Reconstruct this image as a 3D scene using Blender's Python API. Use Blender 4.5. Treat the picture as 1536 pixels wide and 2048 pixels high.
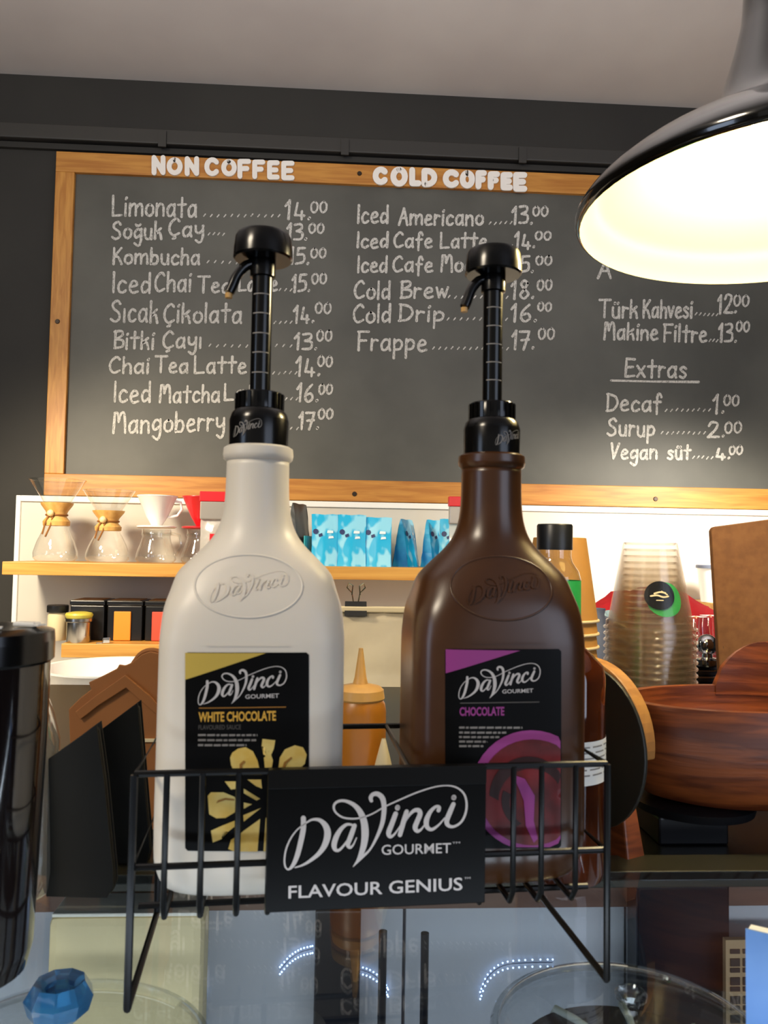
import bpy, bmesh, math, random
from mathutils import Vector, Matrix
from math import sin, cos, pi, radians
random.seed(7)
for o in list(bpy.data.objects): bpy.data.objects.remove(o)
S = bpy.context.scene
COL = S.collection

# ------------------------------------------------------------------ camera
F, CX, CY = 1600.0, 768.0, 1024.0
EYE = Vector((0, 0, 1.45))
YAW, PITCH, ROLL = radians(3.3), radians(2.8), radians(.95)
fw = Vector((sin(YAW)*cos(PITCH), cos(YAW)*cos(PITCH), sin(PITCH)))
r0 = fw.cross(Vector((0, 0, 1))).normalized(); u0 = r0.cross(fw)
RT = r0*cos(ROLL) + u0*sin(ROLL); UP = u0*cos(ROLL) - r0*sin(ROLL)
cd = bpy.data.cameras.new('camera'); cam = bpy.data.objects.new('camera', cd); COL.objects.link(cam)
m = Matrix((RT, UP, -fw)).transposed().to_4x4(); m.translation = EYE; cam.matrix_world = m
cd.sensor_fit = 'VERTICAL'; cd.sensor_height = 24; cd.lens = 24*F/2048; cd.clip_start = .02
cd.dof.use_dof = True; cd.dof.focus_distance = 1.5; cd.dof.aperture_fstop = cd.lens/1000/.0016
S.camera = cam

# ------------------------------------------------------------------ light and exposure
vs = S.view_settings
vs.view_transform = 'Standard'; vs.look = 'None'; vs.exposure = 0; vs.gamma = 1; vs.use_curve_mapping = False
S.cycles.transparent_max_bounces = 96
W = bpy.data.worlds.new('world'); S.world = W; W.use_nodes = True
W.node_tree.nodes['Background'].inputs[0].default_value = (.90, .88, .86, 1)
W.node_tree.nodes['Background'].inputs[1].default_value = .19
def light(name, kind, loc, energy, color, rot=(0, 0, 0), **k):
    d = bpy.data.lights.new(name, kind); d.energy = energy; d.color = color
    for a, b in k.items(): setattr(d, a, b)
    o = bpy.data.objects.new(name, d); o.location = loc; o.rotation_euler = rot; COL.objects.link(o); return o
def aim(o, t):
    o.rotation_euler = (Vector(t)-o.location).to_track_quat('-Z', 'Y').to_euler()
# shop window daylight behind the camera, two more hanging lamps over the work area, LED bar in the case; the ceiling fill is added
l = light('window_daylight', 'AREA', (2.0, -1.6, 1.8), 20, (.70, .80, 1), shape='RECTANGLE', size=1.6, size_y=1.6); aim(l, (0, .8, 1.3))
l = light('window_daylight', 'AREA', (-2.4, -1.0, 1.6), 12, (.62, .76, 1), shape='RECTANGLE', size=.7, size_y=1.6); aim(l, (-.2, .5, 1.3))
l = light('ceiling_lamp_customer_side', 'AREA', (-1.3, -.5, 2.7), 24, (1, .86, .66), shape='DISK', size=.5); aim(l, (-.2, 1.0, 1.3))
l = light('ceiling_uplight', 'AREA', (.1, .9, 2.32), 15, (1, .95, .93), shape='RECTANGLE', size=2.6, size_y=.25); aim(l, (.1, 1.3, 3))  # unseen fill added to brighten the ceiling, no actual fitting
l = light('lamp_over_work_area', 'SPOT', (1.25, 1.75, 1.86), 92, (1, .90, .74), spot_size=radians(128), spot_blend=.85, shadow_soft_size=.09); aim(l, (.9, 2.5, .6))
l = light('lamp_over_shelf', 'SPOT', (-1.0, 1.65, 1.92), 62, (1, .84, .60), spot_size=radians(128), spot_blend=.85, shadow_soft_size=.09); aim(l, (-.3, 2.5, .7))
l = light('case_led_bar', 'AREA', (.05, .36, 1.15), 2.6, (.86, .92, 1), shape='RECTANGLE', size=1.5, size_y=.03); aim(l, (.05, .85, .9))

# ------------------------------------------------------------------ picking places in the room
def ray(u, v): return fw + RT*((u-CX)/F) - UP*((v-CY)/F)
def P(u, v, d): return EYE + ray(u, v)*d
def WY(u, v, y):
    r = ray(u, v); return EYE + r*(y/r.y)
def HZ(u, v, z):
    r = ray(u, v); return EYE + r*((z-EYE.z)/r.z)

# ------------------------------------------------------------------ materials
def lin(c):
    if isinstance(c, str): c = tuple(int(c[i:i+2], 16)/255 for i in (0, 2, 4))
    return tuple((x/12.92 if x <= .04045 else ((x+.055)/1.055)**2.4) for x in c[:3]) + (1,)
def mat(name, c, rough=.5, metal=0, spec=.5, c2=None, scale=20, stretch=(1, 1, 1), bump=0, emit=None, strength=0,
        trans=0, coat=0, detail=4, lo=.35, hi=.65, sheen=0, sss=0, kind='noise'):
    M = bpy.data.materials.new(name); M.use_nodes = True; N = M.node_tree.nodes; L = M.node_tree.links
    b = N['Principled BSDF']; I = b.inputs
    I['Base Color'].default_value = lin(c); I['Roughness'].default_value = rough; I['Metallic'].default_value = metal
    I['Specular IOR Level'].default_value = spec; I['Coat Weight'].default_value = coat
    I['Transmission Weight'].default_value = trans
    if sss: I['Subsurface Weight'].default_value = sss; I['Subsurface Radius'].default_value = (.02, .015, .01); I['Subsurface Scale'].default_value = .6
    if emit: I['Emission Color'].default_value = lin(emit); I['Emission Strength'].default_value = strength
    if c2 or bump:
        tc = N.new('ShaderNodeTexCoord'); mp = N.new('ShaderNodeMapping'); mp.inputs['Scale'].default_value = stretch
        L.new(tc.outputs['Object'], mp.inputs[0])
        if kind == 'voronoi':
            t = N.new('ShaderNodeTexVoronoi'); t.inputs['Scale'].default_value = scale; out = t.outputs['Distance']
        else:
            t = N.new('ShaderNodeTexNoise'); t.inputs['Scale'].default_value = scale; t.inputs['Detail'].default_value = detail
            out = t.outputs['Fac']
            if kind == 'wood': t.inputs['Distortion'].default_value = .6
        L.new(mp.outputs[0], t.inputs['Vector'])
        if c2:
            r = N.new('ShaderNodeValToRGB'); r.color_ramp.elements[0].position = lo; r.color_ramp.elements[1].position = hi
            r.color_ramp.elements[0].color = lin(c); r.color_ramp.elements[1].color = lin(c2)
            L.new(out, r.inputs[0]); L.new(r.outputs[0], I['Base Color'])
        if bump:
            bp = N.new('ShaderNodeBump'); bp.inputs['Strength'].default_value = bump; bp.inputs['Distance'].default_value = .002
            L.new(out, bp.inputs['Height']); L.new(bp.outputs[0], I['Normal'])
    return M
def thin_glass(name, tint=(.93, .95, .95), ior=1.45, extra=.04, rough=.02, body=None, amount=0):
    M = bpy.data.materials.new(name); M.use_nodes = True; N = M.node_tree.nodes; L = M.node_tree.links
    N.remove(N['Principled BSDF']); out = N['Material Output']
    tr = N.new('ShaderNodeBsdfTransparent'); tr.inputs[0].default_value = tint + (1,)
    gl = N.new('ShaderNodeBsdfGlossy'); gl.inputs['Roughness'].default_value = rough; gl.inputs[0].default_value = (1, 1, 1, 1)
    lw = N.new('ShaderNodeLayerWeight'); lw.inputs[0].default_value = .5
    fr = N.new('ShaderNodeMath'); fr.operation = 'POWER'; fr.inputs[1].default_value = 5 - (ior-1.3)*3
    ad = N.new('ShaderNodeMath'); ad.operation = 'MULTIPLY_ADD'; ad.inputs[1].default_value = .9; ad.inputs[2].default_value = extra; ad.use_clamp = True
    L.new(lw.outputs['Facing'], fr.inputs[0])
    mx = N.new('ShaderNodeMixShader'); L.new(fr.outputs[0], ad.inputs[0]); L.new(ad.outputs[0], mx.inputs[0])
    base = tr
    if body:
        df = N.new('ShaderNodeBsdfDiffuse'); df.inputs[0].default_value = lin(body)
        m2 = N.new('ShaderNodeMixShader'); m2.inputs[0].default_value = amount
        L.new(tr.outputs[0], m2.inputs[1]); L.new(df.outputs[0], m2.inputs[2]); base = m2
    L.new(base.outputs[0], mx.inputs[1]); L.new(gl.outputs[0], mx.inputs[2]); L.new(mx.outputs[0], out.inputs[0])
    return M
MT = dict(
    wall=mat('dark_wall_paint', '2d2c29', .75, c2='272624', scale=3, bump=.1),
    trim=mat('dark_trim_paint', '302f2d', .55),
    ceil=mat('ceiling_plaster', 'cfcaca', .8, c2='dad6d5', scale=2.5, detail=3),
    floor=mat('floor_tile', '6b645c', .5, c2='5b554e', scale=4),
    board=mat('chalkboard', '4a4a45', .55, c2='5b5b55', scale=3.0, detail=6, bump=.05),
    frame=mat('pine_frame', 'b06a2c', .45, c2='d08a42', scale=5, stretch=(1, 1, 14), kind='wood', bump=.08),
    frameh=mat('pine_frame_horizontal', 'a8652c', .45, c2='cf8c46', scale=5, stretch=(1, 1, 14), kind='wood', bump=.08),
    shelf=mat('pine_shelf', 'bb8236', .45, c2='d4a04e', scale=4, stretch=(.6, 8, 14), kind='wood', bump=.08),
    chalk=mat('chalk', 'cfcdc7', .9, c2='77756f', scale=420, stretch=(1, 1, .45), detail=2, lo=.5, hi=.72),
    letter=mat('white_letter', 'f0ece6', .5),
    screw=mat('dark_screw', '3a3028', .4, metal=.6),
    whitepanel=mat('white_panel', 'd2cdc3', .45, c2='c9c4ba', scale=2),
    edge=mat('white_edge', 'efeeea', .35),
    wplastic=mat('white_bottle_plastic', 'ebe2d2', .38, spec=.45, sss=.12),
    bplastic=mat('brown_bottle_plastic', '4b2c14', .28, spec=.6, c2='432610', scale=30),
    black=mat('glossy_black_plastic', '0a0908', .2, spec=.45),
    wire=mat('black_coated_wire', '080808', .32, spec=.35),
    sign=mat('black_sign', '070707', .42, spec=.15),
    print=mat('silver_print', 'c9c3bf', .6),
    goldp=mat('gold_print', 'd9a63c', .6), yellowp=mat('yellow_print', 'cdb04e', .5), dimp=mat('grey_print', '8b8680', .6),
    dim2=mat('dark_grey_print', '55504a', .6),
    creamp=mat('cream_curl_print', 'd9b24f', .5, c2='e6cf7d', scale=60), browncurl=mat('curl_shade_print', '9c6a24', .6),
    purple=mat('purple_print', '9a3a86', .5), redp=mat('dark_red_print', '7c1f22', .4, c2='4d100f', scale=45), dred=mat('maroon_print', '2c0a08', .5),
    smoky=thin_glass('smoky_glass', (.9, .9, .88), 1.6, .14, .06, 'a9a49a', .30),
    glass=thin_glass('clear_glass', (.93, .94, .93), 1.62, .09),
    plate=thin_glass('case_glass', (.86, .90, .93), 1.5, .03, .015),
    cup=thin_glass('clear_cup_plastic', (.955, .94, .92), 1.3, .03, .15, 'c4b294', .035),
    dome=thin_glass('dome_glass', (.88, .90, .90), 1.65, .10, .03),
    amber=mat('amber_glass', '2a0f05', .05, spec=.9, coat=.8, c2='5a260b', scale=14),
    colwood=mat('collar_wood', 'd9b06a', .45, c2='c8974f', scale=10, stretch=(6, 6, 1)),
    cord=mat('leather_cord', '8a5a26', .7), bead=mat('wooden_bead', 'e8cf9c', .4),
    white=mat('white_ceramic', 'f2f1ee', .2), red=mat('red_plastic', 'd2202a', .3), redcloth=mat('red_cloth', 'd3222b', .9, bump=.4, scale=90),
    bluecloth=mat('pale_blue_cloth', 'bcdbe6', .9, bump=.3, scale=60),
    cyan=mat('cyan_bag_print', '12b2e4', .35, c2='8fd9f4', scale=34, stretch=(1, 1, .6), lo=.47, hi=.56, detail=1),
    cyan2=mat('deep_blue_bag_side', '1c7fc4', .4, c2='39b5e4', scale=18, detail=2), navy=mat('navy_print', '1d2f66', .5), palep=mat('pale_print', 'e6f6fb', .5),
    dgray=mat('dark_grey_foil', '3b3f40', .35), teal=mat('teal_label', '2aa7ae', .5),
    tinblack=mat('black_tin', '151517', .3), tintop=mat('kraft_tin_top', '8b6a44', .6), orange=mat('orange_label', 'f2932a', .6), redlab=mat('red_label', 'f0503a', .6),
    steel=mat('brushed_steel', 'b8b5b0', .25, metal=1), chrome=mat('chrome', 'd8d8d8', .08, metal=1), limelid=mat('lime_lid', 'c9bd4a', .4),
    kraft=mat('kraft_paper', '9a6230', .8, c2='8a5426', scale=6, bump=.15), kraftcup=mat('kraft_cup', 'b9853f', .6), cuprim=mat('pale_cup_rim', 'e6cfa0', .5),
    mdf=mat('brown_mdf', '8d5f35', .7, c2='7f532d', scale=70, bump=.1),
    green=mat('green_label', '2fa24e', .4), capb=mat('black_cap', '17181a', .35),
    bowl=mat('red_brown_wood', '8e4a22', .42, c2='5f2c14', scale=9, stretch=(1.2, 1.2, 12), kind='wood', bump=.3, lo=.38, hi=.62),
    lightwood=mat('light_end_wood', 'bb8440', .5, c2='a56f33', scale=9, stretch=(8, 8, 2), kind='wood'),
    darkdisc=mat('dark_disc', '23221c', .45),
    caramel=mat('caramel_sauce', 'b06f1e', .35, sss=.1, c2='a3631a', scale=12), nozzle=mat('amber_nozzle', 'd1a25c', .35), paper=mat('cream_paper', 'd9c9a2', .8),
    bagpaper=mat('beige_bag', 'c9bda0', .75, c2='bdb094', scale=9, bump=.35),
    foldblack=mat('black_card', '0c0d0c', .6, spec=.2), darkfold=mat('dark_grey_card', '1d1c18', .6, spec=.25),
    counter=mat('black_counter', '11120f', .34, spec=.4), rail=mat('dark_bronze_rail', '2f2e24', .4, metal=.3),
    woodstrip=mat('brown_wood_strip', '7a5c4c', .55, c2='6b4e40', scale=8, stretch=(1, 8, 8)),
    casewhite=mat('case_white_board', 'c4c8cc', .5), navypost=mat('navy_black_post', '10141d', .3), seam=mat('grey_seam', '5a6070', .5),
    cream=mat('cream_card', 'e0cf9e', .6), creamedge=mat('cream_card_edge', 'f4efdc', .5),
    cake=mat('dark_chocolate_cake', '1f1712', .35, c2='2b211a', scale=40, bump=.3), icing=mat('white_icing', '9fa49c', .5),
    blueglass=mat('blue_crystal', '3f88b8', .05, trans=.55, spec=.8, coat=.5), led=mat('led', 'ffffff', .5, emit='a9c8ff', strength=4.5),  # blue-white glow imitates LED reflections in the case glass
    book=mat('blue_brochure_cover', '4f7fc4', .45, c2='6a97d2', scale=14), pages=mat('pages', 'e9e9e6', .7),
    wicker=mat('tan_board', 'a88e68', .7), dsq=mat('dark_square', '2b241c', .6),
    darkcyl=mat('black_glossy_canister', '17100f', .1, spec=.8, coat=.5), sachet=mat('white_sachet', 'e9e7e0', .5), blueband=mat('blue_band', '2442a8', .25),
    shadeout=mat('black_enamel', '0e0c08', .12, spec=.7, coat=.6), shadein=mat('white_enamel', 'dccf9e', .3),
    bulb=mat('bulb_glow', 'fff3c8', .5, emit='fff0c0', strength=30), socket=mat('brass_socket', '6b5a2e', .3, metal=.8),
    machine=mat('machine_steel', '6e7078', .25, metal=.9), machblack=mat('machine_black', '17181c', .3), navyp=mat('navy_panel', '20264a', .35),
    slate=mat('slate_grey', '70788c', .5), clipsteel=mat('clip_handle', 'cfc6a4', .2, metal=1), silverbag=mat('silver_pouch', 'a9a39c', .3, metal=.4), clearbag=thin_glass('clear_pouch', (.9, .9, .88), 1.5, .15, .1, 'e8e4dc', .5),
)

# ------------------------------------------------------------------ mesh helpers
class B:
    def __init__(s): s.v = []; s.f = []
    def add(s, vs, fs):
        n = len(s.v); s.v += [tuple(x) for x in vs]; s.f += [tuple(i+n for i in f) for f in fs]; return s
    def box(s, x0, x1, y0, y1, z0, z1):
        return s.add([(x, y, z) for x in (x0, x1) for y in (y0, y1) for z in (z0, z1)],
                     [(0, 1, 3, 2), (4, 6, 7, 5), (0, 4, 5, 1), (2, 3, 7, 6), (0, 2, 6, 4), (1, 5, 7, 3)])
    def hexa(s, bot, top):                      # two quads (lists of 4 points)
        return s.add(list(bot)+list(top), [(3, 2, 1, 0), (4, 5, 6, 7), (0, 1, 5, 4), (1, 2, 6, 5), (2, 3, 7, 6), (3, 0, 4, 7)])
    def lathe(s, prof, n=32, c=(0, 0, 0), sx=1, sy=1, ax=None, cap0=False, cap1=False):
        vs = []
        for r, z in prof:
            for i in range(n):
                a = 2*pi*i/n; vs.append((c[0]+r*cos(a)*sx, c[1]+r*sin(a)*sy, c[2]+z))
        fs = [(k*n+i, k*n+(i+1) % n, (k+1)*n+(i+1) % n, (k+1)*n+i) for k in range(len(prof)-1) for i in range(n)]
        if cap0: fs.append(tuple(range(n))[::-1])
        if cap1: fs.append(tuple((len(prof)-1)*n+i for i in range(n)))
        return s.add(vs, fs)
    def tube(s, pts, r, n=8, closed=False):
        pts = [Vector(p) for p in pts]; N = len(pts); vs = []; prev = None
        for i, p in enumerate(pts):
            a = pts[(i-1) % N] if (closed or i) else p; b = pts[(i+1) % N] if (closed or i < N-1) else p
            t = (b-a).normalized()
            if prev is None:
                q = Vector((0, 0, 1)) if abs(t.z) < .9 else Vector((1, 0, 0)); x = t.cross(q).normalized()
            else: x = (prev - t*prev.dot(t)).normalized()
            prev = x; y = t.cross(x); rr = r[i] if isinstance(r, (list, tuple)) else r
            vs += [p + x*rr*cos(2*pi*j/n) + y*rr*sin(2*pi*j/n) for j in range(n)]
        K = N if closed else N-1
        fs = [(i*n+j, i*n+(j+1) % n, ((i+1) % N)*n+(j+1) % n, ((i+1) % N)*n+j) for i in range(K) for j in range(n)]
        if not closed: fs += [tuple(range(n))[::-1], tuple((N-1)*n+j for j in range(n))]
        return s.add(vs, fs)
    def prism(s, poly, off):                    # poly: 3-D points, off: extrusion vector
        n = len(poly); off = Vector(off); a = [Vector(p) for p in poly]
        return s.add(a+[p+off for p in a], [tuple(range(n)), tuple(range(2*n-1, n-1, -1))]+[(i, i+n, (i+1) % n+n, (i+1) % n) for i in range(n)])
    def sphere(s, c, r, n=12, m=8, sz=1):
        return s.lathe([(max(1e-5, r*sin(pi*k/m)), -r*sz*cos(pi*k/m)) for k in range(m+1)], n, c)
def obj(name, b, material, parent=None, smooth=False, bevel=0, solid=0):
    me = bpy.data.meshes.new(name); me.from_pydata(b.v, [], b.f); me.validate()
    bm = bmesh.new(); bm.from_mesh(me)
    try: bmesh.ops.recalc_face_normals(bm, faces=bm.faces)
    except Exception: pass
    bm.to_mesh(me); bm.free()
    me.materials.append(MT[material] if isinstance(material, str) else material)
    if smooth:
        for p in me.polygons: p.use_smooth = True
        if smooth != 'all': me.set_sharp_from_angle(angle=radians(40))
    o = bpy.data.objects.new(name, me); COL.objects.link(o); o.parent = parent
    if solid: md = o.modifiers.new('s', 'SOLIDIFY'); md.thickness = solid; md.offset = 0
    if bevel: md = o.modifiers.new('b', 'BEVEL'); md.width = bevel; md.segments = 2; md.limit_method = 'ANGLE'
    return o
def tag(o, label, cat, group=None):
    o['label'] = label; o['category'] = cat
    if group: o['group'] = group
    return o
def thing(name, label, cat, loc=(0, 0, 0), rz=0, group=None):
    o = bpy.data.objects.new(name, None); o.empty_display_size = .02; COL.objects.link(o)
    o.location = loc; o.rotation_euler = (0, 0, rz); return tag(o, label, cat, group)
def struct(name, b, material, parent=None, **k):
    o = obj(name, b, material, parent, **k); o['kind'] = 'structure'; return o
def dup(root, loc, label, group=None, rz=None, scale=None):
    r = root.copy(); COL.objects.link(r); r.location = loc; r['label'] = label
    if rz is not None: r.rotation_euler = (0, 0, rz)
    if scale: r.scale = scale
    if group: r['group'] = group
    for ch in list(root.children):
        c = ch.copy(); COL.objects.link(c); c.parent = r
        for g in ch.children: d = g.copy(); COL.objects.link(d); d.parent = c
    return r
# 2-D strokes and fills, put on any surface by a map (x, y) -> point
def smooth(pts, n=5):
    if len(pts) < 3: return pts
    out = []
    for i in range(len(pts)-1):
        p0 = pts[max(i-1, 0)]; p1 = pts[i]; p2 = pts[i+1]; p3 = pts[min(i+2, len(pts)-1)]
        for k in range(n):
            t = k/n
            out.append(tuple(.5*((2*b)+(-a+c)*t+(2*a-5*b+4*c-d)*t*t+(-a+3*b-3*c+d)*t**3) for a, b, c, d in zip(p0, p1, p2, p3)))
    return out+[tuple(pts[-1])]
SK = [0]
def stroke(b, pts, mp0, cap=True):              # pts: (x, y, w) with full width w; every stroke lies a hair proud of the last
    SK[0] += 1; e = (SK[0] % 7)*4e-5
    def mp(*p): q = mp0(*p); return (q[0], q[1]-e, q[2])
    def mq(*p): q = mp0(*p); return (q[0], q[1]-e-2e-5, q[2])
    n = len(pts); L = []; R = []
    for i, (x, y, w) in enumerate(pts):
        x0, y0 = pts[max(i-1, 0)][:2]; x1, y1 = pts[min(i+1, n-1)][:2]
        dx, dy = x1-x0, y1-y0; q = math.hypot(dx, dy) or 1; nx, ny = -dy/q*w/2, dx/q*w/2
        L.append((x+nx, y+ny)); R.append((x-nx, y-ny))
    b.add([mp(*p) for p in L+R], [(i, i+1, n+i+1, n+i) for i in range(n-1)])
    if cap:
        for x, y, w in (pts[0], pts[-1]):
            b.add([mq(x+w/2*cos(2*pi*k/10), y+w/2*sin(2*pi*k/10)) for k in range(10)], [tuple(range(10))])
def fill(b, poly, mp, step=None):
    bm = bmesh.new(); f = bm.faces.new([bm.verts.new((x, y, 0)) for x, y in poly]); bmesh.ops.triangulate(bm, faces=[f])
    if step:
        for _ in range(5):
            e = [e for e in bm.edges if e.calc_length() > step]
            if not e: break
            bmesh.ops.subdivide_edges(bm, edges=e, cuts=1); bmesh.ops.triangulate(bm, faces=bm.faces[:])
    bm.verts.index_update()
    b.add([mp(v.co.x, v.co.y) for v in bm.verts], [tuple(v.index for v in f.verts) for f in bm.faces]); bm.free()
def text(b, s, x0, y0, x1, y1, h, mp, bold=0, shear=0):  # baseline from (x0,y0) to (x1,y1), cap height h (y grows downward)
    cu = bpy.data.curves.new('t', 'FONT'); cu.body = s; cu.offset = bold; cu.resolution_u = 3; cu.size = 1
    o = bpy.data.objects.new('t', cu); me = o.to_mesh()
    if not me.vertices: return
    xs = [v.co.x for v in me.vertices]; a, c = min(xs), max(xs); ys = [v.co.y for v in me.vertices]; top = max(.55, max(ys))
    dx, dy = x1-x0, y1-y0
    vs = []
    for v in me.vertices:
        t = (v.co.x-a)/(c-a); k = v.co.y/top; vs.append(mp(x0+dx*t+shear*k*h, y0+dy*t-k*h))
    b.add(vs, [tuple(p.vertices) for p in me.polygons]); o.to_mesh_clear(); bpy.data.objects.remove(o); bpy.data.curves.remove(cu)

# ------------------------------------------------------------------ the room
WALLY = 2.5
zc = 1.45+1.472
struct('wall_back', B().box(-3, 3, WALLY, WALLY+.1, 0, zc), 'wall')
struct('ceiling', B().box(-3, 3, -3, WALLY+.1, zc, zc+.08), 'ceil')
struct('floor', B().box(-3, 3, -3, WALLY+.1, -.05, 0), 'floor')
struct('wall_left', B().box(-3.1, -3, -3, WALLY+.1, 0, zc), 'wall')
struct('wall_right', B().box(3, 3.1, -3, WALLY+.1, 0, zc), 'wall')
tz1, tz0 = WY(600, 281, WALLY).z, WY(600, 318, WALLY).z
t = struct('trim_1', B().box(-3, 3, WALLY-.035, WALLY, tz0+.012, tz1), 'trim', bevel=.004)
struct('trim_2', B().box(-3, 3, WALLY-.015, WALLY, tz0-.01, tz0+.008), 'wall')
for k_, u in enumerate((330, 690, 1040)):
    x = WY(u, 290, WALLY).x; struct('trim_%d' % (3+k_), B().box(x-.012, x+.012, WALLY-.041, WALLY-.034, tz0, tz1-.01), 'trim')

# white backing panel with a raised edge under the board
xl = WY(38, 1000, 2.49).x
pz1 = WY(42, 990, 2.49).z-.008; pz0 = 1.45-.60
wp = thing('splashback', 'white wall panel with raised edge behind the shelves under the menu board', 'panel', (0, 2.478, 0))
obj('panel', B().box(xl+.012, 1.9, -.004, .01, pz0, pz1), 'whitepanel', wp)
obj('edge_strip', B().box(xl, xl+.014, -.012, .01, pz0, pz1+.006), 'edge', wp, bevel=.002)
obj('edge_strip', B().box(xl+.014, 1.9, -.012, .01, pz1-.012, pz1+.006), 'edge', wp, bevel=.002)

# ------------------------------------------------------------------ menu board
BY = WALLY-.02
mb = thing('menu_board', 'large chalkboard drink menu in an orange wooden frame on the dark wall', 'menu board', (0, BY, 0))
def bd(u, v, y=BY-.004):
    p = WY(u, v, y); return Vector((p.x, p.y-BY, p.z))
FX0, FX1 = bd(112, 305).x+.004, 1.63
IX0 = bd(151, 347).x; IX1 = FX1-.066
FZ1 = bd(112, 305).z; IZ1 = bd(151, 347).z; IZ0 = bd(125, 948).z; FZ0 = bd(900, 1007).z
obj('chalk_panel', B().box(IX0-.01, IX1+.01, 0, .018, IZ0-.01, IZ1+.01), 'board', mb)
def rotated_wood(name, x0, x1, z0, z1):       # a board whose grain runs along x
    o = obj(name, B().box(x0, x1, -.014, .018, z0, z1), 'shelf', mb, bevel=.002); return o
for a in ((FX0, IX0), (IX1, FX1)): obj('frame_rail', B().box(a[0], a[1], -.014, .018, IZ0-.0, IZ1), mat('pine_upright', 'b0722a', .45, c2='cb9040', scale=9, stretch=(9, 1, 1), kind='wood', bump=.08), mb, bevel=.002)
MT['hframe'] = mat('pine_cross', 'ac6e28', .45, c2='c68b3c', scale=7, stretch=(.8, 1, 11), kind='wood', bump=.08)
obj('frame_rail', B().box(FX0, FX1, -.014, .018, IZ1, FZ1), 'hframe', mb, bevel=.002)
obj('frame_rail', B().box(FX0, FX1, -.014, .018, FZ0, IZ0), 'hframe', mb, bevel=.002)
for u, v in ((115, 643), (719, 347), (709, 988), (1311, 998)):
    p = bd(u, v, BY-.014); b = B().lathe([(.006, 0), (.0075, .002), (.0075, .004)], 12, cap0=True)
    b.v = [(x+p.x, -.014-.003+z, y+p.z) for x, y, z in b.v]; obj('screw', b, 'screw', mb)

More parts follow.
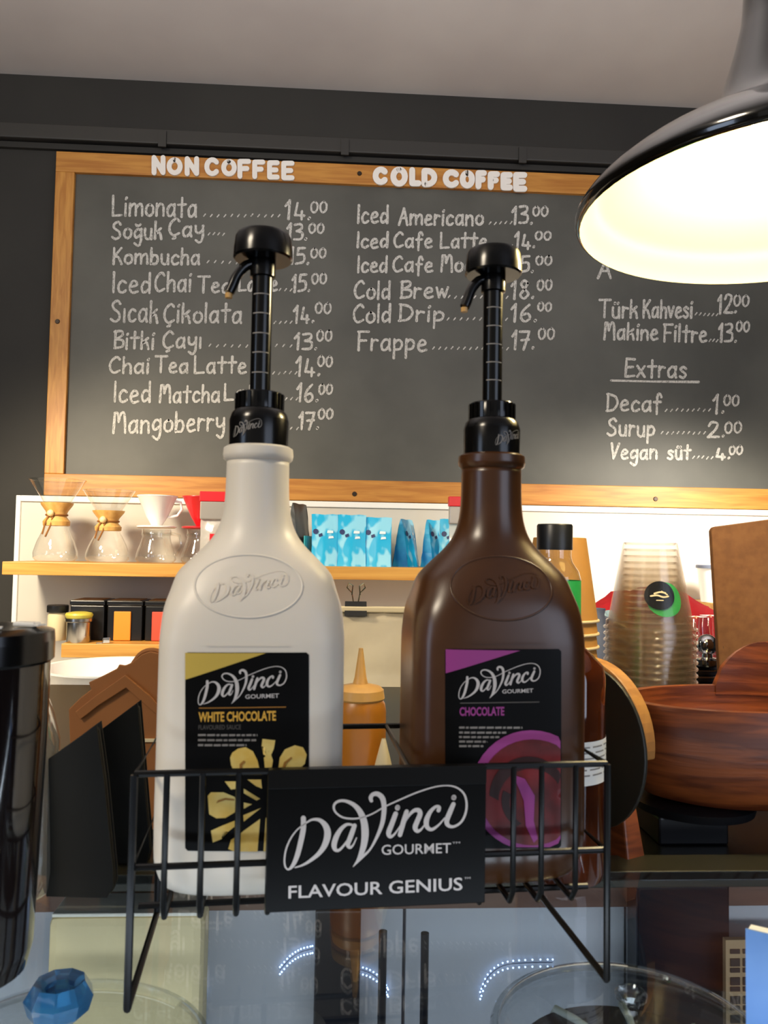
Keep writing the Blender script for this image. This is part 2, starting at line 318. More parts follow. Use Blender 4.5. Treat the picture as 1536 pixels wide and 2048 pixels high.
GL = {
'L':(.5,"0,1 .02,0;.02,0 .48,.03"), 'i':(.12,".05,.6 .05,0;.05,.82 .09,.9"), 'ı':(.12,".05,.6 .05,0"),
'm':(.72,".03,.6 .03,0;.03,.35 .2,.58 .33,.5 .35,0;.35,.35 .52,.58 .66,.5 .69,0"),
'o':(.44,".23,.58 .06,.45 .05,.15 .22,.01 .4,.15 .4,.45 .23,.58"),
'n':(.44,".03,.6 .03,0;.03,.35 .2,.58 .37,.48 .4,0"),
'a':(.46,".38,.52 .2,.58 .04,.35 .08,.05 .24,.03 .38,.25;.4,.6 .39,.2 .43,0"),
't':(.4,".2,.95 .2,0;0,.6 .4,.62"), 'S':(.5,".44,.85 .3,1 .08,.85 .12,.62 .38,.42 .42,.15 .2,0 .0,.12"),
'u':(.44,".03,.6 .05,.15 .2,0 .36,.12 .38,.6;.38,.6 .4,0"), 'ü':(.44,".03,.6 .05,.15 .2,0 .36,.12 .38,.6;.38,.6 .4,0;.12,.8 .14,.86;.3,.8 .32,.86"),
'k':(.42,".03,1 .03,0;.34,.62 .06,.32 .28,.36 .38,-.02"), 'C':(.5,".46,.85 .3,1 .05,.7 .02,.3 .2,.02 .48,.15"),
'Ç':(.5,".46,.85 .3,1 .05,.7 .02,.3 .2,.02 .48,.15;.25,.02 .3,-.12 .18,-.18"),
'y':(.42,".03,.6 .06,.25 .22,.18 .36,.35;.38,.6 .38,-.1 .25,-.38 .06,-.25"), 'K':(.48,".03,1 .03,0;.42,1 .06,.48;.06,.48 .28,.42 .46,0"),
'b':(.44,".03,1 .03,0;.03,.1 .1,.5 .3,.55 .4,.3 .3,.03 .05,.03"), 'c':(.4,".37,.48 .2,.58 .04,.35 .08,.06 .24,0 .38,.1"),
'h':(.42,".03,1 .03,0;.03,.35 .2,.58 .36,.48 .38,0"), 'I':(.1,".04,1 .04,0"),
'e':(.42,".05,.28 .34,.38 .3,.56 .14,.56 .03,.25 .15,0 .4,.06"), 'd':(.44,".36,.5 .16,.56 .03,.3 .12,.02 .36,.2;.38,1 .39,0"),
'T':(.6,"0,1 .6,1;.3,1 .3,0"), 'B':(.46,".05,1 .05,0;0,.96 .34,1 .4,.76 .08,.53;.08,.53 .44,.44 .42,.1 .02,0"),
'M':(.64,".02,0 .06,1;.06,1 .2,.98 .26,.55;.26,.55 .38,.98 .54,.9 .6,0"),
'g':(.44,".38,.5 .2,.58 .04,.35 .12,.08 .36,.25;.4,.6 .4,-.1 .28,-.4 .05,-.25"),
'ğ':(.44,".38,.5 .2,.58 .04,.35 .12,.08 .36,.25;.4,.6 .4,-.1 .28,-.4 .05,-.25;.08,.86 .2,.76 .34,.86"),
'r':(.32,".03,.6 .03,0;.03,.35 .15,.55 .3,.52"), 'A':(.5,"0,0 .25,1;.25,1 .48,0;.1,.42 .4,.42"),
'f':(.36,".35,.8 .25,1 .15,.8 .15,-.2;0,.5 .32,.52"), 'D':(.54,".05,1 .05,0;0,1 .4,.85 .52,.45 .33,.08 0,.0"),
'p':(.42,".03,.6 .03,-.4;.03,.4 .2,.58 .38,.4 .3,.1 .05,.06"), 'w':(.5,"0,.6 .12,.02;.12,.02 .24,.5;.24,.5 .36,.02;.36,.02 .5,.62"),
'F':(.48,".05,1 .05,0;0,1 .48,1;.05,.52 .38,.52"), 'v':(.36,"0,.6 .17,.02;.17,.02 .35,.62"),
's':(.36,".32,.5 .18,.6 .05,.46 .3,.2 .2,0 .02,.08"), 'E':(.46,".05,1 .02,0;.05,1 .44,.97;.04,.52 .38,.55;.02,0 .46,.06"),
'x':(.4,"0,.6 .38,0;.36,.6 .02,0"), 'V':(.46,"0,1 .14,0;.14,0 .44,1"), 'l':(.1,".04,1 .04,0"),
'0':(.44,".23,1 .04,.75 .05,.25 .22,0 .4,.25 .4,.75 .23,1"), '1':(.22,"0,.7 .16,1;.16,1 .14,0"),
'2':(.46,".03,.75 .15,1 .38,.9 .3,.5 .02,.02;.02,.02 .46,.03"), '3':(.4,"0,.95 .3,.98 .34,.72 .1,.55;.1,.55 .38,.45 .34,.08 0,.04"),
'4':(.42,".12,.85 .04,.2;.04,.2 .4,.16;.3,.4 .3,-.04"), '5':(.4,".4,1 .08,.98;.08,.98 .05,.58;.05,.58 .35,.58 .36,.15 .0,.02"),
'6':(.42,".34,.95 .1,.6 .04,.2 .2,0 .38,.2 .3,.45 .08,.38"), '7':(.46,"0,.96 .44,.97;.44,.97 .2,0;.08,.5 .42,.54"),
'8':(.4,".34,.85 .2,1 .06,.8 .2,.55 .38,.25 .2,0 .04,.2 .2,.5 .34,.85"), '.':(.08,".03,.03 .06,.09"), ' ':(.3,""),
}
def hand(b, s, ua, va, ub, vb, h, w=5.2):
    tot = sum(GL[c][0]+.13 for c in s)-.13; sc = (ub-ua)/tot; x = 0
    for c in s:
        gw, st = GL[c]
        jv = random.uniform(-.03, .03)
        for k in st.split(';'):
            if not k: continue
            pts = [tuple(map(float, q.split(','))) for q in k.split()]
            pts = smooth(pts, 5) if len(pts) > 2 else [tuple(a+(c2-a)*i/3 for a, c2 in zip(pts[0], pts[1])) for i in range(4)]
            res = []
            for i, (px, py) in enumerate(pts):
                X = (x+px)*sc; t = X/(ub-ua)
                res.append((ua+X+py*1.5, va+(vb-va)*t-(py+jv)*h, w*random.uniform(.82, 1.12)))
            stroke(b, res, lambda u, v: bd(u, v, BY-.0012))
        x += gw+.13
def dots(b, ua, va, ub, vb, n):
    for i in range(n):
        t = i/max(1, n-1); u = ua+(ub-ua)*t; v = va+(vb-va)*t+random.uniform(-1, 1)
        stroke(b, [(u-1.8, v+2.2, 2.2), (u+1.8, v-2.2, 2.6)], lambda p, q: bd(p, q, BY-.0012))
ROWS = [
 ([('Limonata',225,431,393,433,40)], (409,431,558,431,12), '14.',570,620,438,37, 621,653,425,22),
 ([('Soğuk',224,477,324,478,34),('Çay',338,472,407,473,34)], (418,468,447,468,4), '13.',574,613,480,32, 617,647,466,19),
 ([('Kombucha',226,528,399,528,32)], (416,524,576,526,12), '15.',578,617,528,32, 621,651,516,19),
 ([('Iced',225,585,301,585,40),('Chai',310,583,382,583,38),('Tea',395,585,461,585,32),('Latte',478,582,554,581,32)], (560,580,582,580,3), '15.',584,619,583,34, 623,652,568,21),
 ([('Sıcak',222,643,316,644,42),('Çikolata',328,645,483,645,38)], (528,645,582,645,6), '14.',587,627,645,34, 630,661,627,21),
 ([('Bitki',228,697,308,697,34),('Çayı',326,696,403,695,34)], (420,691,582,692,12), '13.',589,633,699,32, 633,663,682,21),
 ([('Chai',219,746,298,746,32),('Tea',310,745,376,745,32),('Latte',389,746,492,746,34)], (536,746,592,746,6), '14.',592,639,751,38, 635,664,733,21),
 ([('Iced',228,804,301,804,40),('Matcha',319,804,439,804,34),('Latte',449,801,545,801,32)], (550,798,594,798,5), '16.',594,635,803,36, 637,664,788,20),
 ([('Mangoberry',226,866,449,861,40)], (569,857,595,857,3), '17.',598,636,858,34, 636,665,838,20),
 ([('Iced',715,446,776,446,35),('Americano',798,449,966,450,33)], (980,446,1022,446,5), '13.',1024,1064,448,35, 1065,1095,432,19),
 ([('Iced',714,495,776,495,30),('Cafe',788,495,864,495,30),('Latte',881,495,973,495,30)], (983,493,1023,493,5), '14.',1029,1069,496,31, 1070,1101,480,17),
 ([('Iced',715,544,774,544,32),('Cafe',786,543,865,544,31),('Mocha',882,543,985,543,32)], (996,541,1020,541,3), '15.',1026,1066,544,32, 1071,1103,530,18),
 ([('Cold',709,597,780,597,35),('Brew',801,596,895,596,33)], (898,594,1014,594,10), '18.',1022,1067,597,36, 1074,1103,580,21),
 ([('Cold',707,645,781,645,36),('Drip',798,642,888,642,33)], (896,638,1013,638,10), '16.',1022,1072,643,35, 1075,1102,622,17),
 ([('Frappe',715,701,853,701,37)], (867,696,1015,697,13), '17.',1024,1067,698,37, 1076,1108,678,22),
 ([('Türk',1198,635,1275,635,35),('Kahvesi',1286,635,1384,635,35)], (1392,628,1434,629,6), '12.',1435,1472,627,37, 1467,1497,612,22),
 ([('Makine',1208,679,1315,680,33),('Filtre',1327,683,1413,684,34)], (1420,681,1434,681,3), '13.',1437,1472,684,36, 1472,1498,663,20),
 ([('Decaf',1213,821,1322,822,34)], (1332,820,1419,820,9), '1.',1426,1447,827,37, 1447,1477,811,21),
 ([('Surup',1215,872,1309,872,34)], (1324,866,1409,866,9), '2.',1415,1448,874,30, 1449,1482,866,22),
 ([('Vegan',1222,917,1314,918,30),('süt',1335,918,1380,918,29)], (1387,915,1424,915,5), '4.',1431,1459,918,24, 1458,1484,909,17),
 ([('Extras',1250,753,1373,755,36)], None, None),
]
for R in ROWS:
    for w in R[0]: b = B(); hand(b, *w); obj('chalk_word', b, 'chalk', mb)
    if R[1]: b = B(); dots(b, *R[1]); obj('dot_leader', b, 'chalk', mb)['kind'] = 'stuff'
    if R[2]:
        t_, ua, ub, v, h, sa, sb, sv, sh = R[2:]
        b = B(); hand(b, t_, ua, v, ub, v, h); hand(b, '00', sa, sv, sb, sv, sh, 4.2); obj('chalk_price', b, 'chalk', mb)
    else: b = B(); stroke(b, [(1222, 761, 4.5), (1300, 763, 4), (1397, 764, 5.5)], lambda u, v: bd(u, v, BY-.0012)); obj('underline', b, 'chalk', mb)
b = B(); hand(b, 'A', 1196, 556, 1222, 556, 34); obj('chalk_word', b, 'chalk', mb)
LT = {'N':"0,0 0,1;0,1 1,0;1,0 1,1",'O':".5,1 .05,.8 .03,.2 .5,0 .97,.2 .95,.8 .5,1",'C':".95,.8 .5,1 .05,.7 .05,.25 .5,0 1,.1",
      'F':"0,0 0,1;0,1 1,1;0,.5 .8,.52",'E':"0,0 0,1;0,1 1,1;0,.5 .85,.5;0,0 1,0",'L':"0,1 0,0;0,0 1,0",'D':"0,1 0,0;0,1 .7,.9 1,.5 .7,.1 0,0"}
EL = lambda a0, a1, n: ' '.join('%.3f,%.3f' % (.5+.5*cos(radians(a0+(a1-a0)*i/n)), .5+.5*sin(radians(a0+(a1-a0)*i/n))) for i in range(n+1))
LT['O'] = EL(95, 448, 26); LT['C'] = EL(42, 318, 20); LT['D'] = '0,1 0,0;0,1 .3,1;'+' '.join('%.3f,%.3f' % (.3+.7*cos(radians(90-180*i/12)), .5+.5*sin(radians(90-180*i/12))) for i in range(13))+';.3,0 0,0'
def block_letter(c, x0, x1, y0, y1, wd):
    b = B(); w2 = wd/2
    for k in LT[c].split(';'):
        pts = [tuple(map(float, q.split(','))) for q in k.split()]
        pts = [(x0+w2+(x1-x0-wd)*x, y1-w2-(y1-y0-wd)*y, wd) for x, y in pts]
        fr = B(); stroke(fr, pts, lambda u, v: bd(u, v, BY-.014)); n = len(fr.v)
        off = len(b.v); b.add([(x, y-.006, z) for x, y, z in fr.v], fr.f); b.v += [(x, -.0142, z) for x, y, z in fr.v]
        ed = {}
        for f in fr.f:
            for i in range(len(f)):
                k2 = tuple(sorted((f[i], f[(i+1) % len(f)]))); ed[k2] = ed.get(k2, 0)+1
        b.f += [(off+i, off+j, off+n+j, off+n+i) for (i, j), q in ed.items() if q == 1]
    obj('letter', b, 'letter', mb)
s1, s2 = .4557, .5443
for c, a, z, t, q in (('N',667,728,465,553),('O',733,803,475,553),('N',812,875,470,557),('C',898,968,475,557),('O',972,1040,482,558),('F',1043,1103,482,568),('F',1108,1165,485,570),('E',1173,1228,488,572),('E',1235,1293,490,575)):
    block_letter(c, a*s1, z*s1, 100+t*s1, 100+q*s1, 9.8)
for c, a, z, t, q in (('C',83,143,505,572),('O',148,212,505,578),('L',217,262,507,577),('D',262,320,510,580),('C',340,405,515,583),('O',402,458,518,585),('F',460,502,518,588),('F',505,550,522,590),('E',552,597,525,592),('E',598,650,525,597)):
    block_letter(c, 700+a*s2, 700+z*s2, 60+t*s2, 60+q*s2, 11.8)

# ------------------------------------------------------------------ shelves and what stands on them
SY = 2.22
sh_z1 = WY(400, 1129, SY).z; sh_z0 = WY(400, 1155, SY).z
sx0, sx1 = WY(4, 1130, SY).x, WY(1120, 1140, SY).x
up_shelf = tag(obj('wall_shelf', B().box(sx0, sx1, SY, 2.465, sh_z0, sh_z1), 'shelf', bevel=.002), 'upper pine wall shelf holding glass coffee makers and blue coffee bags', 'shelf')
ls_z1 = WY(220, 1288, SY).z; ls_z0 = WY(220, 1316, SY).z
lx0, lx1 = WY(122, 1300, SY).x, WY(600, 1300, SY).x
lo_shelf = tag(obj('wall_shelf', B().box(lx0, lx1, SY, 2.465, ls_z0, ls_z1), 'shelf', bevel=.002), 'lower pine wall shelf holding black tins and a steel canister', 'shelf')
rx0 = WY(1432, 1210, 2.25).x; rzs = WY(1420, 1207, 2.25).z
tag(obj('wall_shelf', B().box(rx0, 1.75, 2.25, 2.465, rzs-.03, rzs), 'shelf', bevel=.002), 'short pine shelf end at right behind the brown board', 'shelf')

def on(u, y, z): p = WY(u, 1100, y); return (p.x, p.y, z)
def chemex(u, label, hscale, rim):
    t = thing('pour_over_coffee_maker', label, 'coffee maker', on(u, 2.34, sh_z1), 0, 'glass coffee makers on the upper shelf')
    k = hscale
    prof = [(.001, .002), (.052, .002), (.060, .010), (.061, .025), (.052, .055), (.036, .090), (.023, .118), (.021, .130), (.026, .145), (.045, .180), (rim, .228)]
    obj('glass_body', B().lathe([(r, z*k) for r, z in prof], 36), 'glass', t, smooth='all')
    b = B().tube([((rim)*cos(2*pi*i/32), rim*sin(2*pi*i/32), .228*k) for i in range(32)], .0016, 6, True); obj('glass_rim', b, 'glass', t, smooth=True)
    pr = [(.036, .100), (.037, .112), (.028, .124), (.0265, .130), (.030, .140), (.043, .158), (.045, .164), (.041, .164), (.026, .138), (.0235, .130), (.026, .120), (.033, .103), (.036, .100)]
    obj('wooden_collar', B().lathe([(r, z*k) for r, z in pr], 36), 'colwood', t, smooth=True)
    b = B().tube([(.0285*cos(2*pi*i/24), .0285*sin(2*pi*i/24), .130*k) for i in range(24)], .003, 6, True)
    b.tube([(-.012, -.028, .130*k), (-.02, -.034, .105*k), (-.026, -.036, .075*k)], .0025, 6).tube([(.0, -.03, .130*k), (-.004, -.036, .10*k), (-.016, -.04, .068*k)], .0025, 6)
    obj('tie_cord', b, 'cord', t, smooth=True)
    obj('bead', B().sphere((-.006, -.033, .134*k), .010), 'bead', t, smooth='all')
    return t
chemex(111, 'glass pour-over coffee maker with wooden collar and cord, leftmost on the upper shelf', 1.02, .077)
chemex(215, 'glass pour-over coffee maker with wooden collar standing beside the white dripper', .90, .072)
def dripper(u, label, m, group):
    t = thing('coffee_dripper', label, 'coffee dripper', on(u, 2.34, sh_z1+.0975), 0, group)
    pr = [(.012, .008), (.016, .012), (.030, .035), (.055, .092), (.058, .094), (.0575, .096), (.052, .092), (.027, .036), (.012, .012)]
    obj('cone', B().lathe(pr, 36), m, t, smooth=True)
    obj('flange', B().lathe([(.012, .004), (.050, .002), (.056, .005), (.056, .008), (.05, .010), (.014, .010)], 36), m, t, smooth=True)
    b = B().tube([(.046, 0, .082), (.066, 0, .078), (.070, 0, .058), (.058, 0, .040), (.032, 0, .034)], .004, 8); obj('handle', b, m, t, smooth=True)
    return t
def server(u, label):
    t = thing('glass_server', label, 'glass server', on(u, 2.34, sh_z1), 0, 'glass servers under the drippers')
    pr = [(.001, .002), (.050, .002), (.057, .010), (.054, .03), (.043, .060), (.038, .078), (.041, .095), (.040, .097)]
    obj('glass_body', B().lathe(pr, 36), 'glass', t, smooth='all')
    obj('handle', B().tube([(.040, 0, .086), (.066, 0, .080), (.072, 0, .050), (.056, 0, .022)], .0045, 8), 'glass', t, smooth=True)
    obj('neck_band', B().lathe([(.0405, .078), (.042, .080), (.042, .086), (.0405, .088)], 30), 'glass', t, smooth=True)
server(312, 'glass server standing under the white coffee dripper'); dripper(312, 'white cone coffee dripper on a glass server', 'white', 'cone drippers on glass servers')
server(402, 'glass server standing under the red coffee dripper'); dripper(402, 'red cone coffee dripper partly behind the white bottle', 'red', 'cone drippers on glass servers')

def pouch(name, label, u, y, w, h, dpt, rz, m, mside, cat='coffee bag', group=None, z=None, crease=True, bandmat=None):
    t = thing(name, label, cat, on(u, y, sh_z1 if z is None else z), rz, group)
    nx, nz = 8, 10; vs = []; rnd = random.Random(int(u))
    def sec(k, i, sgn):
        tz = k/nz; x = (i/nx-.5)*w*(1-.04*sin(tz*pi)); d = dpt/2*(1-tz)**.75*(1-.35*abs(i/nx-.5)*2)
        return (x+rnd.uniform(-.0006, .0006), sgn*(d+.0008)+rnd.uniform(-.001, .001)*(1 if 0 < k < nz else 0), tz*h+(.001*sin(i*1.3) if k == nz else 0))
    for side, sg in (('bag_front', -1), ('bag_back', 1)):
        b = B(); b.add([sec(k, i, sg) for k in range(nz+1) for i in range(nx+1)], [(k*(nx+1)+i, k*(nx+1)+i+1, (k+1)*(nx+1)+i+1, (k+1)*(nx+1)+i) for k in range(nz) for i in range(nx)])
        obj(side, b, m, t, smooth='all')
    for sgx in (0, nx):
        rnd = random.Random(int(u)); b = B()
        b.add([sec(k, sgx, s) for k in range(nz+1) for s in (-1, 1)], [(2*k, 2*k+1, 2*k+3, 2*k+2) for k in range(nz)]); obj('gusset', b, mside, t)
    b = B().box(-w/2, w/2, -dpt*.33, dpt*.33, 0, .001); obj('bag_base', b, mside, t)
    return t
def bagart(t, w, h, dpt):
    def mp(x, z):
        tz = z/h; return (x, -(dpt/2*(1-tz)**.75*(1-.35*abs(x/w)*2)+.0025), z)
    b = B(); fill(b, [(-.028+.008*cos(a*pi/4), .098+.008*sin(a*pi/4)) for a in range(8)], mp); fill(b, [(-.018, .082), (-.008, .086), (-.010, .094), (-.020, .090)], mp); obj('print_mark', b, 'navy', t)
    b = B(); fill(b, [(.004, .094), (.022, .094), (.022, .101), (.006, .102)], mp); fill(b, [(.008, .078), (.024, .080), (.022, .086), (.010, .085)], mp); obj('print_mark', b, 'palep', t)
for u, lab, rz, w, h in ((650, 'blue coffee bag, leftmost of the three facing bags on the upper shelf', .05, .080, .148), (703, 'blue coffee bag standing in the middle of the three facing bags', .02, .082, .148), (756, 'blue coffee bag, rightmost of the three facing bags on the upper shelf', -.12, .078, .142)):
    t = pouch('coffee_bag', lab, u, 2.31, w, h, .055, rz, 'cyan', 'cyan2', group='blue coffee bags on the upper shelf'); bagart(t, w, h, .055)
t = pouch('coffee_bag', 'blue coffee bag turned sideways with a narrow pointed top', 812, 2.375, .085, .140, .075, radians(62), 'cyan', 'cyan2', group='blue coffee bags on the upper shelf'); bagart(t, .085, .14, .075)
t = pouch('coffee_bag', 'blue coffee bag turned half sideways beside the brown bottle neck', 868, 2.385, .080, .140, .065, radians(50), 'cyan', 'cyan2', group='blue coffee bags on the upper shelf'); bagart(t, .08, .14, .065)
t = pouch('coffee_bag', 'pale blue coffee bag just left of the brown bottle neck', 908, 2.325, .085, .142, .060, radians(-18), 'cyan', 'cyan2', group='blue coffee bags on the upper shelf'); bagart(t, .085, .142, .06)
t = pouch('coffee_bag', 'dark grey foil coffee bag with teal label seen from its side', 597, 2.33, .10, .178, .060, radians(70), 'dgray', 'dgray', group=None)
b = B(); b.box(-.032, .032, -.032, -.029, .015, .085); obj('bag_label', b, 'teal', t)
for u, lab in ((428, 'silver pouch with red top strip beside the red dripper'), (925, 'silver pouch with red top strip behind the brown bottle neck')):
    t = pouch('pouch', lab, u, 2.257, .078, .125, .04, 0, 'clearbag', 'clearbag', cat='pouch', group='silver pouches with red strips')
    obj('fold_clip', B().box(-.040, .040, -.012, .012, .125, .175), 'silverbag', t, bevel=.003)
    obj('top_strip', B().box(-.042, .042, -.013, .013, .175, .203), 'red', t, bevel=.002)
    bb = B(); bb.box(-.01, .02, -.019, -.017, .055, .085); obj('print_mark', bb, 'red', t)

# lower shelf
def tin(u0, u1, label, panel):
    x0, x1 = WY(u0, 1240, 2.30).x, WY(u1, 1240, 2.30).x; w = x1-x0
    t = thing('tea_tin', label, 'tin', ((x0+x1)/2, 2.35, ls_z1), 0, 'black tins on the lower shelf')
    obj('body', B().box(-w/2, w/2, -.05, .05, 0, .098), 'tinblack', t, bevel=.003)
    obj('lid', B().box(-w/2-.002, w/2+.002, -.053, .053, .098, .112), 'tinblack', t, bevel=.003)
    obj('lid_top', B().box(-w/2+.008, w/2-.008, -.045, .045, .112, .1135), 'tintop', t)
    if panel: obj('front_label', B().box(-w/2+.02, w/2-.03, -.056, -.0505, .001, .082), panel, t, bevel=.002)
tin(140, 208, 'black tin behind the steel canister on the lower shelf', None)
tin(214, 284, 'black tin with an orange front label on the lower shelf', 'orange')
tin(290, 362, 'black tin with a red front label beside the white bottle', 'redlab')
t = thing('canister', 'small steel canister with a lime lid on the lower shelf', 'canister', on(163, 2.255, ls_z1))
obj('body', B().lathe([(.031, 0), (.032, .002), (.032, .055), (.037, .058), (.037, .066), (.034, .068)], 32, cap0=True, cap1=True), 'steel', t, smooth=True)
obj('lid', B().lathe([(.034, .068), (.037, .075), (.034, .080), (.02, .083)], 32, cap1=True), 'limelid', t, smooth=True)
t = thing('jar', 'small glass jar with black lid beside the steel canister', 'jar', on(120, 2.30, ls_z1))
obj('body', B().lathe([(.024, 0), (.026, .004), (.026, .068), (.022, .078)], 28, cap0=True), 'paper', t, smooth=True)
obj('lid', B().lathe([(.028, .078), (.029, .080), (.029, .096), (.027, .098)], 28, cap0=True, cap1=True), 'capb', t, smooth=True)
t = thing('clip', 'small silver clip lying on the lower shelf before the tins', 'clip', on(218, 2.235, ls_z1), .5)
obj('body', B().box(-.010, .010, -.006, .006, 0, .016), 'chrome', t, bevel=.002); obj('lever', B().box(-.026, -.010, -.003, .003, 0, .003), 'chrome', t, bevel=.001)

# ------------------------------------------------------------------ back counter (far) with bowl and beige bag
BCZ = 1.45-.40
bc = tag(obj('back_counter', B().box(-1.6, 1.9, 1.84, 2.464, BCZ-.04, BCZ), 'whitepanel', bevel=.003), 'white back counter under the wall shelves', 'counter')
struct('cabinet_base', B().box(-1.6, 1.9, 1.87, 2.464, 0, BCZ-.04), 'whitepanel')
p = P(232, 1330, 1.98); t = thing('basin', 'wide white basin on the back counter below the lower shelf', 'basin', (p.x, p.y, BCZ))
obj('basin_wall', B().lathe([(.10, 0), (.13, .02), (.155, .07), (.168, .098), (.176, .102), (.176, .106), (.166, .105), (.150, .07), (.125, .025), (.09, .008), (.001, .006)], 48, cap0=True), 'white', t, smooth=True)
p = P(745, 1430, 1.93)
t = thing('paper_bag', 'beige folded paper bag clipped shut, seen between the two bottles', 'paper bag', (p.x, p.y, BCZ))
b = B(); vs = []; rn = random.Random(3)
hh = P(745, 1222, 1.93).z-BCZ; nx, nz = 10, 10
for s in (-1, 1):
    for k in range(nz+1):
        for i in range(nx+1):
            d = .05*(1-(k/nz)**1.5)+.003; vs.append(((i/nx-.5)*.26*(1-.12*k/nz), s*d*(1-.3*abs(i/nx-.5)*2)+rn.uniform(-.004, .004), k/nz*hh))
q = (nx+1)*(nz+1)
fs = [(o+k*(nx+1)+i, o+k*(nx+1)+i+1, o+(k+1)*(nx+1)+i+1, o+(k+1)*(nx+1)+i) for o in (0, q) for k in range(nz) for i in range(nx)]
for k in range(nz):
    for i in (0, nx): fs.append((k*(nx+1)+i, (k+1)*(nx+1)+i, q+(k+1)*(nx+1)+i, q+k*(nx+1)+i))
fs += [(nz*(nx+1)+i, nz*(nx+1)+i+1, q+nz*(nx+1)+i+1, q+nz*(nx+1)+i) for i in range(nx)]
obj('bag_body', b.add(vs, fs), 'bagpaper', t, smooth='all')
obj('folded_top', B().box(-.117, .117, -.012, .012, hh-.004, hh+.010), 'paper', t, bevel=.003)
cp = P(712, 1213, 1.91); t = thing('binder_clip', 'black binder clip with bent wire handles on the beige bag top', 'clip', (cp.x, p.y, BCZ+hh-.012))
obj('body', B().add([(-.027, -.016, 0), (.027, -.016, 0), (.027, .016, 0), (-.027, .016, 0), (-.026, -.005, .034), (.026, -.005, .034), (.026, .005, .034), (-.026, .005, .034)], [(0, 1, 5, 4), (1, 2, 6, 5), (2, 3, 7, 6), (3, 0, 4, 7), (4, 5, 6, 7)]), 'capb', t)
for s in (-1, 1): obj('wire_handle', B().tube([(s*.006, -.006, .034), (s*.010, -.010, .055), (s*.022, -.014, .068), (s*.018, -.016, .078), (s*.008, -.014, .072), (s*.010, -.010, .050)], .0018, 6), 'clipsteel', t, smooth=True)

# ------------------------------------------------------------------ glass case, rail, near counter
TOP = P(262, 2022, .47).z                       # top of the glass the rack stands on
gc = thing('glass_case_top', 'clear glass top of the display case carrying the bottle rack', 'display case', (0, 0, TOP))
obj('glass_sheet', B().box(-.95, 1.0, .30, .690, -.008, 0), 'plate', gc, bevel=.001)
obj('rear_rail', B().box(-.95, 1.0, .690, .728, -.014, 0), 'rail', gc, bevel=.001)
CT = TOP-.010
nc = tag(obj('work_counter', B().box(-1.2, 1.5, .729, 1.68, CT-.012, CT), 'counter', bevel=.001), 'glossy black work counter behind the glass case', 'counter')
pn = thing('case_lining', 'white rear panels inside the display case behind the glass', 'panel', (0, .80, 0))
cut = [-.95, WY(412, 1900, .80).x, WY(808, 1900, .80).x, WY(1252, 1900, .80).x, 1.2]
for a, c in zip(cut, cut[1:]): obj('panel', B().box(a+.0015, c-.0015, 0, .012, TOP-.55, TOP-.073), 'casewhite', pn, bevel=.001)
obj('backing', B().box(-.95, 1.2, .012, .02, TOP-.55, TOP-.073), 'seam', pn)
obj('wood_strip', B().box(-.95, 1.2, -.012, .02, TOP-.073, TOP-.052), 'woodstrip', pn, bevel=.001)
struct('case_floor', B().box(-.95, 1.2, .28, .82, TOP-.57, TOP-.55), 'casewhite')
struct('case_front', B().box(-.95, 1.2, .285, .30, 0, TOP-.30), 'wall')
for u0, u1, v1, nm, lab in ((630, 720, 1822, 'case_post', 'dark post inside the case below the sign'), (1262, 1445, 1772, 'case_post', 'wide dark post at right inside the case')):
    x0, x1 = WY(u0, 1900, .775).x, WY(u1, 1900, .775).x
    o = tag(obj(nm, B().box(x0, x1, .76, .787, TOP-.55, WY(u0, v1, .76).z), 'navypost', bevel=.002), lab, 'post')
for u0, u1, v1, lab in ((758, 773, 1862, 'thin dark rod left of the pair inside the case'), (841, 858, 1866, 'thin dark rod right of the pair inside the case')):
    x0 = WY((u0+u1)/2, 1900, .74).x; tag(obj('rod', B().lathe([(.0038, TOP-.55), (.0038, WY(u0, v1, .74).z)], 12, (x0, .74, 0), cap0=True, cap1=True), 'navypost', smooth=True), lab, 'rod')
# cream card box and blue crystal, glass domes
p = WY(250, 1900, .66); t = thing('card_box', 'cream card box with a bright top edge inside the case at left', 'box', (0, .715, 0))
xa, xb = WY(92, 1900, .715).x, WY(405, 1900, .715).x; za, zb = WY(250, 2012, .715).z, WY(250, 1826, .715).z
obj('box_body', B().box(xa, xb, 0, .04, za-.06, zb-.003), 'cream', t, bevel=.008); obj('top_edge', B().box(xa+.004, xb-.002, -.001, .041, zb-.003, zb), 'creamedge', t, bevel=.001)
struct('case_shelf', B().box(-.95, -.14, 0.70, .79, za-.07, za-.06), 'plate')

def dome(u, d, hr, R, hd, label, ring):
    p = P(u, 1900, d); t = thing('glass_dome', label, 'glass dome', (p.x, p.y, 1.45-hr), 0)
    pr = [(.001, hd)]+[(R*sin(a*pi/40), hd*cos(a*pi/40)) for a in range(1, 21)]
    obj('dome', B().lathe(pr, 64), 'dome', t, smooth='all')
    obj('dome_rim', B().lathe([(R-.001, .001), (R+.003, .001), (R+.0045, -.0015), (R+.003, -.004), (R-.001, -.004)], 64), 'dome', t, smooth=True)
    if ring: obj('knob', B().lathe([(.005, hd-.001), (.006, hd+.003), (.0105, hd+.006), (.011, hd+.009), (.009, hd+.011), (.0075, hd+.009), (.006, hd+.006), (.001, hd+.006)], 32), 'dome', t, smooth=True)
    else: obj('knob', B().lathe([(.008, hd-.001), (.010, hd+.006), (.020, hd+.014), (.023, hd+.024), (.017, hd+.034), (.010, hd+.030), (.013, hd+.022), (.001, hd+.016)], 9), 'blueglass', t)
    return Vector((p.x, p.y, 1.45-hr)), R
dp, dR = dome(1262, .55, .327, .091, .018, 'clear glass lid with ring knob over the dark cake at right', True)
bz = 1.45-.35-.058
